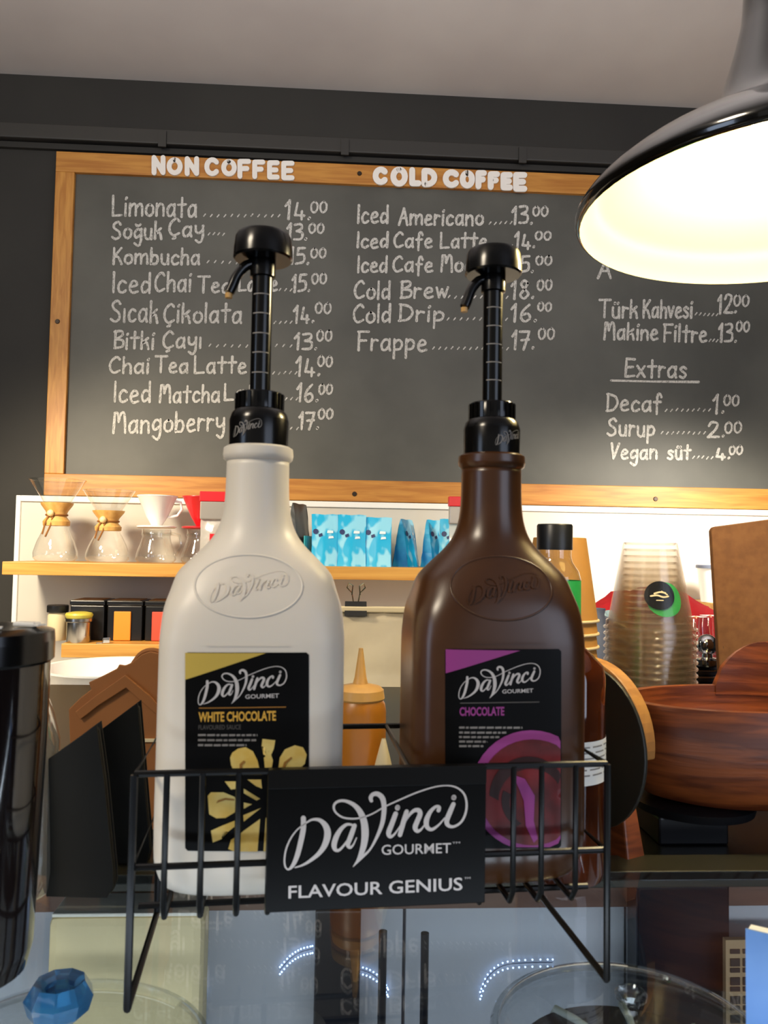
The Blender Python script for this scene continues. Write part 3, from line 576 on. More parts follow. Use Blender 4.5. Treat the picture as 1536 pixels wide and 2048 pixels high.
t = thing('cake', 'round dark chocolate cake with radiating white icing stripes under the dome', 'cake', (dp.x, dp.y, bz))
obj('cake_body', B().lathe([(.080, 0), (.082, .004), (.082, .050), (.078, .057), (.001, .058)], 48, cap0=True), 'cake', t, smooth=True)
for k in range(9):
    a = 2*pi*k/9+.35; pts = [((.012+.066*s)*cos(a+.25*s), (.012+.066*s)*sin(a+.25*s), .0585) for s in (0, .25, .5, .75, 1)]+[(.0825*cos(a+.27), .0825*sin(a+.27), .05)]
    obj('icing_stripe', B().tube(pts, [.0012, .002, .0025, .003, .003, .002], 8), 'icing', t, smooth='all')
t = thing('cake_stand', 'dark round cake stand under the glass dome', 'cake stand', (dp.x, dp.y, bz))
obj('plate', B().lathe([(.035, -.012), (.090, -.004), (.094, 0), (.001, 0)], 48, cap0=True), 'counter', t, smooth=True)
obj('stem', B().lathe([(.06, TOP-.55-bz), (.055, TOP-.54-bz), (.015, TOP-.50-bz), (.014, -.03), (.034, -.011)], 32, cap0=True), 'counter', t, smooth=True)
lp, lR = dome(122, .55, .352, .100, .020, 'glass lid with blue crystal knob at the lower left', False)
lz = 1.45-.352-.075
t = thing('cake_stand', 'pale round cake stand under the dome with blue knob', 'cake stand', (lp.x, lp.y, lz))
obj('plate', B().lathe([(.035, -.012), (.100, -.004), (.104, 0), (.001, 0)], 48, cap0=True), 'casewhite', t, smooth=True)
obj('stem', B().lathe([(.06, TOP-.55-lz), (.055, TOP-.54-lz), (.015, TOP-.50-lz), (.014, -.03), (.034, -.011)], 32, cap0=True), 'casewhite', t, smooth=True)
# arcs of glowing beads on wire, standing in for LED reflections in the glass
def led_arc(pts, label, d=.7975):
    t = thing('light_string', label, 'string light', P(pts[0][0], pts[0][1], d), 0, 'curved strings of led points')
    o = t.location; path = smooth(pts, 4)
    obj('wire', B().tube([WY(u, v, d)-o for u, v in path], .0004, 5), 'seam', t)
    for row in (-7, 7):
        for u, v in path: obj('bulb', B().sphere(WY(u, v+row, d)+Vector((0, -.001, 0))-o, .0009, 6, 4), 'led', t)  # beads glow as mirrored LED dots, not real bulbs
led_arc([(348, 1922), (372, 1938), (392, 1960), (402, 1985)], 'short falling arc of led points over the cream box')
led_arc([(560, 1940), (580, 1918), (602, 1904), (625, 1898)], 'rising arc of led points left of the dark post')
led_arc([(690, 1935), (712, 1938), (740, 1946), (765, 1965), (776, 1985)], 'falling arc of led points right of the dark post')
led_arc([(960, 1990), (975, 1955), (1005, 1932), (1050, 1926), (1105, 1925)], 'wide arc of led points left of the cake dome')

# brochures at lower right
p = P(1492, 2040, .46); t = thing('brochure_stack', 'stack of blue-covered brochures standing at the lower right edge', 'brochures', (p.x, p.y, TOP), radians(-35))
hgt = P(1494, 1862, .46).z-TOP
obj('cover', B().box(0, .09, 0, .0015, -.0, hgt), 'book', t)
for k in range(4): obj('page_block', B().box(.001, .088, .002+k*.0035, .0045+k*.0035, 0, hgt-.001-k*.0006), 'pages', t)
p = P(1452, 2000, .74); t = thing('patterned_board', 'tan board with rows of dark squares behind the blue brochures', 'board', (p.x, p.y, 0))
z1 = WY(1470, 1880, p.y).z; obj('board', B().box(0, .10, .0, .006, TOP-.55, z1), 'wicker', t)
for r in range(9):
    for c in range(4): obj('square', B().box(.004+c*.012, .004+c*.012+(.009 if c % 2 == 0 else .004), -.0012, 0, z1-.008-r*.0085-(.007 if r % 2 else .004), z1-.008-r*.0085), 'dsq', t)

# ------------------------------------------------------------------ wire rack with sign (local frame: x right, y back, z up)
RZ = math.atan2(.0244, .290); RO = P(262, 2022, .47)
ca, sa = cos(RZ), sin(RZ)
def LR(u, v, y):                                # local rack coordinates of a pixel on the plane local y
    n = Vector((-sa, ca, 0)); r = ray(u, v); t_ = (n.dot(RO-EYE)+y)/n.dot(r); q = EYE+r*t_-RO
    return Vector((q.x*ca+q.y*sa, y, q.z))
RK = thing('bottle_rack', 'black wire rack with a brand sign holding both pump bottles', 'rack', RO, RZ)
WR = .0021
zt = LR(272, 1548, 0).z; zm = LR(275, 1735, 0).z-.0; RW = LR(1212, 1530, 0).x; RD = .120; FL = .0530; fx0 = LR(270, 1548, 0).x
print('rack', zt, zm, RW, fx0, LR(1208, 1965, 0), LR(1205, 1702, 0).z, LR(495, 1785, .012).z)
def wire(nm, pts, r=WR): return obj(nm, B().tube(pts, r, 8), 'wire', RK, smooth=True)
obj('rail', B().tube([(fx0, 0, zt), (RW, 0, zt), (RW, RD, zt), (fx0, RD, zt)], WR, 8, True), 'wire', RK, smooth=True)
obj('rail', B().tube([(fx0, 0, zm), (RW, 0, zm), (RW, RD, zm), (fx0, RD, zm)], WR, 8, True), 'wire', RK, smooth=True)
for x in (fx0, RW):
    wire('post', [(x, -.002, zt), (x, -.002, WR)], .0023)
    wire('post', [(x, RD+.002, zt), (x, RD+.002, WR)], .0023)
    wire('foot_wire', [(x, -.002, WR), (x, RD+.002, WR)], .0023)
xs = [LR(u, 1600, 0).x for u in (333, 405, 477, 540, 965, 1026, 1082, 1150)]
for x in xs:
    wire('bar', [(x, -.001, zt), (x, -.001, FL+.006), (x, .005, FL-.002), (x, RD-.005, FL-.002), (x, RD+.001, FL+.006), (x, RD+.001, zt)], .0019)
wire('floor_rail', [(fx0, .03, FL-.0055), (RW, .03, FL-.0055)]); wire('floor_rail', [(fx0, .09, FL-.0055), (RW, .09, FL-.0055)])
xm = LR(772, 1452, RD).x; xn = LR(818, 1535, 0).x
wire('divider', [(xm, RD, zt), (xn, 0, zt)], .0017)
sy = -.0065
a = LR(537, 1548, sy); c = LR(970, 1812, sy); sz0 = (LR(537, 1825, sy).z+LR(970, 1807, sy).z)/2; sz1 = (LR(537, 1546, sy).z+LR(970, 1534, sy).z)/2
sg = obj('sign', B().box(a.x, c.x, sy, sy+.003, sz0, sz1), 'sign', RK, bevel=.0006); sg['label'] = 'black sign panel with silver lettering'
obj('sign_holder', B().box(a.x, c.x, sy-.0008, sy+.0048, sz1-.010, sz1+.0015), 'wire', sg, bevel=.0005)
LOGO = [
 [(262,330,34),(262,400,36),(247,480,36),(222,580,34),(192,650,26),(160,681,13),(138,660,12),(133,610,12),(145,540,12),(175,470,11),(215,415,10),(250,385,10),(285,360,12),(325,340,16),(375,345,26),(415,385,40),(428,440,46),(410,510,40),(370,570,30),(310,620,22),(255,652,14),(205,668,8)],
 [(604,380,14),(562,374,20),(520,405,28),(487,460,36),(472,515,36),(482,548,26),(512,546,18),(560,490,14),(598,425,12)],
 [(612,382,30),(588,450,34),(567,510,30),(582,532,20),(604,512,12),(626,465,7)],
 [(1288,235,30),(1264,290,34),(1242,350,34),(1254,382,26),(1292,388,18),(1340,358,16),(1370,300,16),(1378,230,15),(1360,165,14),(1310,122,12),(1240,108,10),(1150,120,10),(1040,155,11),(940,197,11),(820,252,10),(740,298,10),(670,325,11),(600,335,12),(530,325,13),(482,290,14),(470,250,16),(492,220,18),(540,212,20),(600,235,28),(645,280,38),(675,350,46),(684,430,50),(678,500,44),(662,560,36),(635,618,20),(602,663,4)],
 [(602,663,4),(655,605,20),(715,548,14),(762,465,20),(797,380,28),(811,310,32),(813,240,34),(800,190,36),(768,165,32),(736,170,28),(722,192,28),(727,212,24)],
 [(893,300,32),(867,370,34),(845,430,34),(856,458,24),(885,440,14),(920,390,9),(948,345,7)],
 [(905,262,34),(906,256,34)],
 [(968,285,30),(945,360,34),(922,445,30)], [(930,410,10),(972,330,16),(1015,282,24),(1050,278,32),(1060,304,34),(1042,350,34),(1026,395,34),(1042,420,26),(1070,405,14),(1102,360,9)],
 [(1186,278,28),(1190,256,24),(1165,254,20),(1127,292,28),(1103,350,36),(1110,394,30),(1142,408,22),(1190,375,14),(1228,330,9)],
 [(1290,192,34),(1291,188,34)],
]
def put_logo(b, fn, sub=4, k=1):
    for s in LOGO:
        pts = smooth(s, sub) if len(s) > 2 else s
        stroke(b, [(x, y, w*k) for x, y, w in pts], fn)
def onsign(x, y):
    q = LR(530+x/3.4133, 1540+y/3.4133, sy-.0011); return (q.x, sy-.0004, q.z)
b = B(); put_logo(b, onsign, 5)
text(b, 'GOURMET', 797, 582, 1272, 568, 68, onsign, .007); text(b, 'TM', 1280, 506, 1332, 504, 12, onsign)
text(b, 'FLAVOUR GENIUS', 160, 880, 1350, 822, 86, onsign, .012); text(b, 'TM', 1362, 748, 1404, 746, 12, onsign)
obj('lettering', b, 'print', sg)

# ------------------------------------------------------------------ pump bottles
def prof_at(prof, z):
    if z <= prof[0][0]: return prof[0][1:]
    for p0, p1 in zip(prof, prof[1:]):
        if z <= p1[0]:
            t = (z-p0[0])/(p1[0]-p0[0]); return tuple(x+(y-x)*t for x, y in zip(p0[1:], p1[1:]))
    return prof[-1][1:]
def smp(prof):
    return smooth(prof, 4)
#            z, half width, half depth, exponent
BODY = [(0, .048, .034, 3.2), (.004, .0550, .040, 3.6), (.014, .0588, .0445, 4.2), (.03, .0603, .046, 5), (.09, .0605, .046, 5), (.15, .0605, .046, 5), (.166, .0602, .0455, 4.6),
        (.180, .0588, .0438, 4), (.192, .0553, .0408, 3.4), (.203, .0515, .0365, 2.9), (.213, .0425, .0322, 2.5), (.222, .0335, .0285, 2.2), (.231, .0272, .0255, 2), (.243, .0232, .0232, 2), (.258, .0218, .0218, 2),
        (.2800, .0214, .0214, 2)]
PB = smp(BODY)
def outline(w, d, n, N=64):
    o = []
    for i in range(N):
        a = 2*pi*i/N; c, s_ = cos(a), sin(a)
        o.append((w*abs(c)**(2/n)*(1 if c >= 0 else -1), d*abs(s_)**(2/n)*(1 if s_ >= 0 else -1)))
    return o
def surf(x, z):
    w, d, n = prof_at(PB, z); q = min(.999, abs(x/w)); return -d*(1-q**n)**(1/n)
def make_bottle(name, label, uc, plastic, tri, cfg):
    c = LR(uc, 1600, .06); BO = Vector((c.x, .06, FL))
    loc = RO+Vector((BO.x*ca-BO.y*sa, BO.x*sa+BO.y*ca, BO.z))
    t = thing(name, label, 'pump bottle', loc, RZ, 'pump bottles in the wire rack')
    b = B(); N = 64; vs = []
    for z, w, d, n in PB: vs += [(x, y, z) for x, y in outline(w, d, n)]
    K = len(PB)
    body = obj('body', b.add(vs, [(k*N+i, k*N+(i+1) % N, (k+1)*N+(i+1) % N, (k+1)*N+i) for k in range(K-1) for i in range(N)]+[tuple(range(N))[::-1], tuple((K-1)*N+i for i in range(N))]), plastic, t, smooth='all')
    obj('neck_flange', B().lathe([(.0212, .279), (.0236, .281), (.0242, .284), (.0238, .2885), (.0215, .290)], 40, cap1=True), plastic, t, smooth=True)
    FY = .06-.046
    def pm(u, v, e=.0004):                      # pixel on the front face -> bottle surface
        q = LR(u, v, FY); x, z = q.x-BO.x, q.z-BO.z; return (x, surf(x, z)-e, z)
    def fil(nm, polys, m, e, par, lab=None):
        bb = B()
        for pl in polys: fill(bb, pl, lambda x, y: pm(x, y, e), 14)
        o = obj(nm, bb, m, par, smooth='all'); return o
    L0, R0, T0, B0 = cfg['rect']
    rr = 5
    rect = [(L0+rr, T0), (R0-rr, T0), (R0, T0+rr), (R0, B0-rr), (R0-rr, B0), (L0+rr, B0), (L0, B0-rr), (L0, T0+rr)]
    lb = fil('front_label', [rect], 'sign', .0003, t); lb['label'] = 'black front label'
    fil('label_corner', [tri], cfg['tri'], .0006, lb)
    bb = B(); A = cfg['logo']                   # logo box: left x, top y, scale, second axis tilt
    lm = lambda x, y: pm(A[0]+(x-130)*A[2], A[1]+(y-105)*A[3], .0006)
    put_logo(bb, lm, 3, 1.08); text(bb, 'GOURMET', 797, 590, 1272, 572, 62, lm, .012); obj('logo', bb, 'print', lb)
    for s, x0, y0, x1, y1, h, m_, bold in cfg['text']:
        bb = B(); text(bb, s, x0, y0, x1, y1, h, lambda x, y: pm(x, y, .0006), bold); obj('lettering', bb, m_, lb)
    bb = B()
    for x0, x1, y in cfg['lines']:
        rn = random.Random(int(y)); x = x0
        while x < x1:
            w = rn.uniform(5, 16); w = min(w, x1-x); stroke(bb, [(x, y, 4), (x+w, y-.3, 4)], lambda p, q: pm(p, q, .0006), False); x += w+2.5
    obj('small_print', bb, 'dimp', lb)
    stroke_b = B(); x0, x1, y = cfg['rule']; stroke(stroke_b, [(x0+(x1-x0)*i/8, y-(i*.3), 2) for i in range(9)], lambda p, q: pm(p, q, .0006), False); obj('rule_line', stroke_b, cfg['rulem'], lb)
    for nm, m_, e, polys in cfg['art']:
        for pl1 in polys: fil(nm, [pl1], m_, e, lb)
    # raised oval and raised logo on the shoulder
    ou, ov, ow, oh = cfg['oval']
    def sm_(u, v, e):
        q = LR(u, v, FY+.008); x, z = q.x-BO.x, q.z-BO.z; return (x, surf(x, z)-e, z)
    pts = [sm_(ou+ow*cos(2*pi*i/48), ov+oh*sin(2*pi*i/48), -.0002) for i in range(48)]
    obj('raised_oval', B().tube(pts, .0008, 6, True), plastic, t, smooth='all')
    bb = B(); put_logo(bb, lambda x, y: sm_(ou-ow*.72+(x-130)/1250*ow*1.46, ov-oh*.5+(y-105)/580*oh*1.0, .0006 if plastic == 'wplastic' else .0009), 2, 1.1); obj('raised_logo', bb, plastic, t)
    stroke_b = B(); stroke(stroke_b, [(cfg['ridge'][0]+(cfg['ridge'][1]-cfg['ridge'][0])*i/10, cfg['ridge'][2], 2) for i in range(11)], lambda p, q: pm(p, q, .0006), False)
    obj('ridge', stroke_b, plastic, t)
    # pump
    pu = obj('pump_collar', B().lathe([(.0185, .2885), (.0203, .290), (.0205, .308), (.0190, .313), (.0162, .316), (.0160, .3255), (.0150, .3275), (.008, .328)], 44, cap1=True), 'black', t, smooth=True)
    bb = B()
    for i in range(22):
        a = 2*pi*i/22; q = B().box(.0155, .0170, -.0011, .0011, .3155, .3265); bb.add([(x*cos(a)-y*sin(a), x*sin(a)+y*cos(a), z) for x, y, z in q.v], q.f)
    obj('grip_ribs', bb, 'black', pu)
    bb = B(); put_logo(bb, lambda x, y: (lambda s_: (.0207*sin(s_), -.0207*cos(s_), .3065-(y-105)/580*.012))((x-130)/1250*1.05-cfg['la']), 2, 1.25); obj('logo', bb, 'dimp', pu)
    obj('pump_tube', B().lathe([(.0071, .326), (.0071, .412)], 28), 'black', t, smooth=True)
    for k in range(5):
        z = cfg['rings'][k]; bb = B(); n = 14; a0, a1 = -2.5, -.75
        vs = []
        for i in range(n+1):
            a = a0+(a1-a0)*i/n; vs += [(.00725*cos(a), .00725*sin(a), z-.0004), (.00725*cos(a), .00725*sin(a), z+.0004)]
        obj('scale_mark', bb.add(vs, [(2*i, 2*i+2, 2*i+3, 2*i+1) for i in range(n)]), 'dimp', t)
    obj('pump_sleeve', B().lathe([(.0075, .409), (.0089, .4095), (.0090, .425), (.0086, .427)], 30, cap0=True, cap1=True), 'black', t, smooth=True)
    obj('pump_head', B().lathe([(.008, .4215), (.0195, .4215), (.0208, .4228), (.0206, .428), (.0196, .437), (.0182, .4395), (.012, .4405)], 44, cap0=True, cap1=True), 'black', t, smooth=True)
    sp = obj('spout', B().tube(smooth([(-.004, 0, .4190), (-.0115, -.002, .4165), (-.0175, -.004, .4085), (-.0205, -.005, .4005), (-.0225, -.0055, .3955)], 3), .0036, 10), 'black', t, smooth=True)
    obj('spout_tip', B().lathe([(.0024, -.0032), (.0026, 0)], 12, (-.0227, -.0055, .3950), cap0=True, cap1=True), 'nozzle', sp)
    return t
def cr(pts, ox, oy, s): return [(ox+x*s, oy+y*s) for x, y in pts]
A1 = lambda p: cr(p, 360, 1460, .1823)
curls = [A1(p) for p in (
 [(550,300),(575,245),(640,200),(720,185),(800,230),(850,330),(880,465),(600,465),(560,380)],
 [(905,95),(1045,110),(1030,200),(1000,270),(1020,330),(1000,450),(930,410),(920,300),(990,240),(940,185),(895,175)],
 [(1075,450),(1095,300),(1150,210),(1260,165),(1350,190),(1390,270),(1370,370),(1280,450)],
 [(305,720),(340,680),(480,680),(600,730),(635,800),(600,900),(500,960),(400,965),(320,920)],
 [(490,560),(620,560),(630,640),(560,650)], [(740,540),(890,540),(900,640),(830,610)], [(700,640),(880,750),(840,770),(700,690)],
 [(700,790),(790,810),(700,860)], [(890,850),(700,1000),(695,930)], [(340,1100),(450,1050),(600,990),(620,1040),(530,1110),(450,1090),(460,1190),(360,1230)],
 [(700,1100),(880,970),(850,1330),(600,1330),(530,1300),(560,1200),(640,1150)], [(360,465),(420,430),(465,450),(450,475)], [(940,960),(975,950),(960,1330),(915,1330)])]
shades = [A1(p) for p in ([(655,460),(655,370),(700,330),(720,345),(680,385),(690,460)], [(1120,420),(1140,350),(1220,290),(1230,305),(1165,365),(1150,420)], [(395,800),(420,765),(500,740),(600,755),(595,770),(500,762),(430,785)])]
make_bottle('sauce_pump_bottle', 'white sauce bottle with black pump and yellow-cornered black label', 500, 'wplastic', [(370, 1306), (532, 1306), (370, 1360)],
    dict(rect=(370, 618, 1305, 1702), tri='yellowp', logo=(396, 1332, .1418, .1345), la=.95,
     text=[('WHITE CHOCOLATE', 397, 1443, 552, 1440, 19, 'goldp', .03), ('FLAVOURED SAUCE', 397, 1459, 482, 1458, 9, 'dim2', 0)],
     lines=[(396, 515, 1470), (396, 514, 1480), (396, 493, 1490)], rule=(398, 572, 1416), rulem='browncurl',
     art=[('label_picture', 'creamp', .0007, curls), ('label_picture', 'browncurl', .0010, shades)],
     oval=(497, 1172, 108, 62), ridge=(410, 580, 1291), rings=(.396, .3825, .3685, .355, .341)))
cx_, cy_ = 1062, 1580
def arc(r, a0, a1, n=18, ox=0, oy=0): return [(cx_+ox+r*cos(radians(a0+(a1-a0)*i/n)), cy_+oy+r*sin(radians(a0+(a1-a0)*i/n))) for i in range(n+1)]
clipx = lambda pl: [(min(x, 1121), min(y, 1694)) for x, y in pl]
make_bottle('sauce_pump_bottle', 'dark brown chocolate sauce bottle with black pump and purple-cornered label', 976, 'bplastic', [(892, 1299), (1040, 1301), (892, 1347)],
    dict(rect=(891, 1123, 1298, 1697), tri='purple', logo=(917, 1326, .1303, .125), la=.15,
     text=[('CHOCOLATE', 919, 1431, 1008, 1430, 17, 'purple', .03)],
     lines=[(918, 1044, 1455), (918, 1012, 1465), (918, 998, 1474), (918, 974, 1483), (918, 966, 1492)], rule=(920, 1078, 1406), rulem='dim2',
     art=[('label_picture', 'purple', .0006, [clipx(arc(120, 0, 360, 40))]), ('label_picture', 'redp', .0009, [clipx(arc(106, 0, 360, 40, 2, 4))]),
          ('label_picture', 'dred', .0012, [clipx(arc(78, 180, 330, 20, -6, 10)+arc(64, 330, 180, 20, -2, 20)), clipx(arc(60, 120, 200, 14, 0, 20)+arc(48, 200, 120, 14, 4, 24))]),
          ('label_picture', 'purple', .0015, [[(1024, 1548), (1048, 1556), (1068, 1590), (1066, 1640), (1074, 1676), (1066, 1684), (1050, 1650), (1046, 1600), (1036, 1575)]])],
     oval=(1004, 1176, 101, 63), ridge=(940, 1090, 1287), rings=(.3965, .383, .3697, .3565, .3435)))

# ------------------------------------------------------------------ behind the rack, right side
def at(u, d, z):                                # stand something at pixel column u, depth d, height z
    p = P(u, 1300, d); return (p.x, p.y, z)
t = thing('amber_bottle', 'dark amber glass bottle with white label beside the brown bottle', 'bottle', at(1120, .688, TOP))
obj('body', B().lathe([(.030, 0), (.036, .003), (.038, .010), (.038, .168), (.036, .178), (.022, .192), (.012, .200), (.012, .212)], 44, cap0=True, cap1=True), 'amber', t, smooth=True)
bb = B(); n = 20; z0, z1 = .085, .120
vs = []
for i in range(n+1):
    a = radians(-95+100*i/n); vs += [(.0384*cos(a), .0384*sin(a), z0), (.0384*cos(a), .0384*sin(a), z1)]
o = obj('paper_label', bb.add(vs, [(2*i, 2*i+2, 2*i+3, 2*i+1) for i in range(n)]), 'sachet', t, smooth='all')
bb = B()
for k in range(6):
    vs = []; z = z1-.005-k*.0045
    for i in range(n-1):
        a = radians(-90+93*i/n); vs += [(.0387*cos(a), .0387*sin(a), z), (.0387*cos(a), .0387*sin(a), z+.0012)]
    bb.add(vs, [(2*i, 2*i+2, 2*i+3, 2*i+1) for i in range(n-2) if (i*7+k*3) % 5])
obj('small_print', bb, 'dimp', o)
cap_z = P(1108, 1048, .90).z-CT
t = thing('syrup_bottle', 'clear bottle with black cap and green label behind the brown bottle', 'bottle', at(1108, .90, CT))
H = cap_z
obj('body', B().lathe([(.027, 0), (.0292, .003), (.0292, H-.062), (.027, H-.053), (.0202, H-.043), (.0186, H-.037), (.0186, H-.027)], 36, cap0=True), 'glass', t, smooth=True)
obj('label_wrap', B().lathe([(.0295, .02), (.0295, H-.063)], 36), 'green', t, smooth=True)
obj('cap', B().lathe([(.0200, H-.029), (.0200, H-.002), (.0189, H)], 36, cap0=True, cap1=True), 'capb', t, smooth=True)
# stack of kraft cups, upside down
z_first = P(1120, 1075, 1.02).z; kc = P(1118, 1300, 1.02)
def kraft_cup(label, loc):
    t = thing('paper_cup', label, 'paper cup', loc, 0, 'kraft cups in an upside-down stack')
    obj('cup_wall', B().lathe([(.0480, .002), (.0333, .106)], 36), 'kraftcup', t, smooth='all')
    obj('cup_base', B().lathe([(.0333, .106), (.0316, .1065), (.031, .1045), (.001, .104)], 36), 'cuprim', t, smooth=True)
    obj('rolled_rim', B().tube([(.0483*cos(2*pi*i/36), .0483*sin(2*pi*i/36), .0022) for i in range(36)], .0020, 8, True), 'cuprim', t, smooth='all')
    return t
z0k = z_first-.1065; nk = int((z0k-CT)/.0157)+1; pitch = (z0k-CT)/(nk-1)
base = kraft_cup('kraft paper cup on top of the upside-down stack', (kc.x, kc.y, z0k))
for k in range(1, nk): dup(base, (kc.x, kc.y, z0k-k*pitch), 'kraft paper cup within the upside-down stack behind the brown bottle')
# stack of clear cups
cz = P(1297, 1085, 1.02).z; cc = P(1300, 1300, 1.02)
def clear_cup(label, loc):
    t = thing('plastic_cup', label, 'plastic cup', loc, 0, 'clear plastic cups in an upside-down stack')
    obj('cup_wall', B().lathe([(.0555, .003), (.0545, .011), (.0515, .013), (.0333, .110), (.0316, .111), (.0305, .108), (.001, .108)], 40), 'cup', t, smooth=True)
    obj('rolled_rim', B().tube([(.0563*cos(2*pi*i/40), .0563*sin(2*pi*i/40), .0022) for i in range(40)], .0016, 6, True), 'cup', t, smooth='all')
    return t
zt_ = cz-.111; ncup = int((zt_-CT)/.0079)+1; pc = (zt_-CT)/(ncup-1)
base = clear_cup('clear plastic cup on top of the tall upside-down stack', (cc.x, cc.y, zt_))
for k in range(1, ncup):
    c_ = dup(base, (cc.x, cc.y, zt_-k*pc), 'clear plastic cup within the tall upside-down stack')
# printed round badge on the top cup
def cone_pt(a, z): r = .0333+(.110-z)/.097*.0182+.0004; return (r*cos(a), r*sin(a), z)
def badge(par, a0, zc_, rad, m_, e):
    bb = B(); fill(bb, [(rad*cos(2*pi*i/28), rad*sin(2*pi*i/28)) for i in range(28)], lambda x, y: tuple(q*(1+e) if k < 2 else q for k, q in enumerate(cone_pt(a0+x/.042, zc_+y))), .006); return obj('round_badge', bb, m_, par)
badge(base, radians(-97), .046, .0172, 'tinblack', .0)
bd2 = badge(base, radians(-88), .041, .021, 'green', -.03)
bb = B(); lt = B()
def bp(x, y): q = cone_pt(radians(-97)-x/.042, .046-y); return (q[0]*1.012, q[1]*1.012, q[2])
for s in ([(-.009, .001, .002), (-.003, .002, .0022), (.003, .000, .002), (.010, .001, .0022)], [(-.006, -.003, .002), (0, -.004, .002), (.006, -.002, .0022)], [(-.003, .006, .0012), (.004, .006, .0012)], [(-.008, -.001, .0015), (-.002, -.005, .0015)]):
    stroke(bb, smooth(s, 3), bp)
obj('lettering', bb, 'paper', base)

# espresso machine and things on it
mz = P(1300, 1318, 1.30).z; mx0 = P(1180, 1300, 1.25).x
t = thing('espresso_machine', 'low steel espresso machine with slatted front behind the cup stacks', 'espresso machine', (mx0, 1.22, CT))
mh = mz-CT
obj('body', B().box(0, .72, .0, .42, .004, mh), 'machine', t, bevel=.006)
obj('front_panel', B().box(.01, .71, -.006, 0, .012, mh-.05), 'navyp', t, bevel=.002)
for k in range(8):
    obj('slat', B().box(.01, .71, -.012, -.006, mh-.006-k*.0105-.0035, mh-.006-k*.0105), 'chrome', t, bevel=.001)
obj('side_panel', B().box(-.006, 0, .0, .38, .004, mh), 'machblack', t)
def cloth(name, label, m, u0, u1, vt, vb, d, seed):
    a = P(u0, vb, d); c = P(u1, vb, d); tp = P((u0+u1)/2, vt, d).z
    o_ = Vector(((a.x+c.x)/2, (a.y+c.y)/2, mz)); rn = random.Random(seed); w = (c.x-a.x); h = tp-mz
    b = B(); nx, ny = 22, 14; vs = []
    for j in range(ny+1):
        for i in range(nx+1):
            x = (i/nx-.5)*w; y = (j/ny-.5)*.14; e = (1-abs(i/nx-.5)**3*8)*(1-(abs(j/ny-.5)*2)**3)
            vs.append((x, y, max(.002, h*(.30+.70*sin(pi*min(1, max(0, (i+2)/(nx+4))))**.6)*e+.004*sin(i*1.7+seed)+.003*sin(j*2.1+i))))
    b.add(vs, [(j*(nx+1)+i, j*(nx+1)+i+1, (j+1)*(nx+1)+i+1, (j+1)*(nx+1)+i) for j in range(ny) for i in range(nx)])
    o = obj(name, b, m, None, smooth='all', solid=.002); o.location = o_; return tag(o, label, 'cloth')
cloth('cloth', 'crumpled red cloth on top of the espresso machine', 'redcloth', 1105, 1490, 1180, 1318, 1.54, 2)
cloth('cloth', 'pale blue cloth in front of the red cloth', 'bluecloth', 1150, 1268, 1226, 1318, 1.38, 5)
p = at(1226, 1.27, mz); t = thing('milk_jug', 'black jug on the machine beside the clear cup stack', 'jug', p)
obj('body', B().lathe([(.022, .002), (.026, .006), (.028, .03), (.022, .055), (.024, .062)], 30, cap0=True), 'machblack', t, smooth=True)
obj('handle', B().tube([(-.022, 0, .054), (-.042, 0, .05), (-.042, 0, .02), (-.026, 0, .015)], .004, 8), 'machblack', t, smooth=True)
p = at(1200, 1.25, mz); t = thing('milk_pitcher', 'slate grey pitcher behind the kraft cup stack', 'pitcher', (p[0]-.012, p[1], p[2]))
obj('body', B().lathe([(.020, .002), (.024, .006), (.024, .05), (.018, .075), (.020, .084)], 30, cap0=True), 'slate', t, smooth=True)
obj('handle', B().tube([(.018, 0, .07), (.036, 0, .065), (.034, 0, .03), (.022, 0, .02)], .003, 8), 'slate', t, smooth=True)
for u, d, lab in ((1392, 1.30, 'upturned glass tumbler left of the pair on the machine'), (1421, 1.33, 'upturned glass tumbler right of the pair on the machine')):
    t = thing('tumbler', lab, 'glass', at(u, d, mz), 0, 'upturned glasses on the espresso machine')
    obj('glass_body', B().lathe([(.026, .002), (.025, .01), (.019, .066), (.017, .070), (.001, .071)], 24), 'glass', t, smooth=True)
    obj('glass_rim', B().tube([(.026*cos(2*pi*i/24), .026*sin(2*pi*i/24), .003) for i in range(24)], .0018, 6, True), 'glass', t, smooth=True)
t = thing('tamper', 'polished steel tamper with round head on the machine', 'tamper', at(1414, 1.235, mz))
obj('base', B().lathe([(.020, 0), (.021, .003), (.021, .010), (.008, .013), (.007, .02)], 28, cap0=True), 'chrome', t, smooth=True); obj('round_handle', B().sphere((0, 0, .032), .016, 20, 12), 'chrome', t, smooth='all')
# white tub with dark lid on the far short shelf
t = thing('tub', 'white tub with flat dark lid just left of the brown board', 'tub', (WY(1430, 1200, 2.33).x, 2.33, rzs))
obj('body', B().lathe([(.040, 0), (.050, .10)], 36, cap0=True), 'white', t, smooth=True); obj('lid', B().lathe([(.054, .10), (.054, .108), (.052, .110)], 36, cap0=True, cap1=True), 'slate', t, smooth=True)

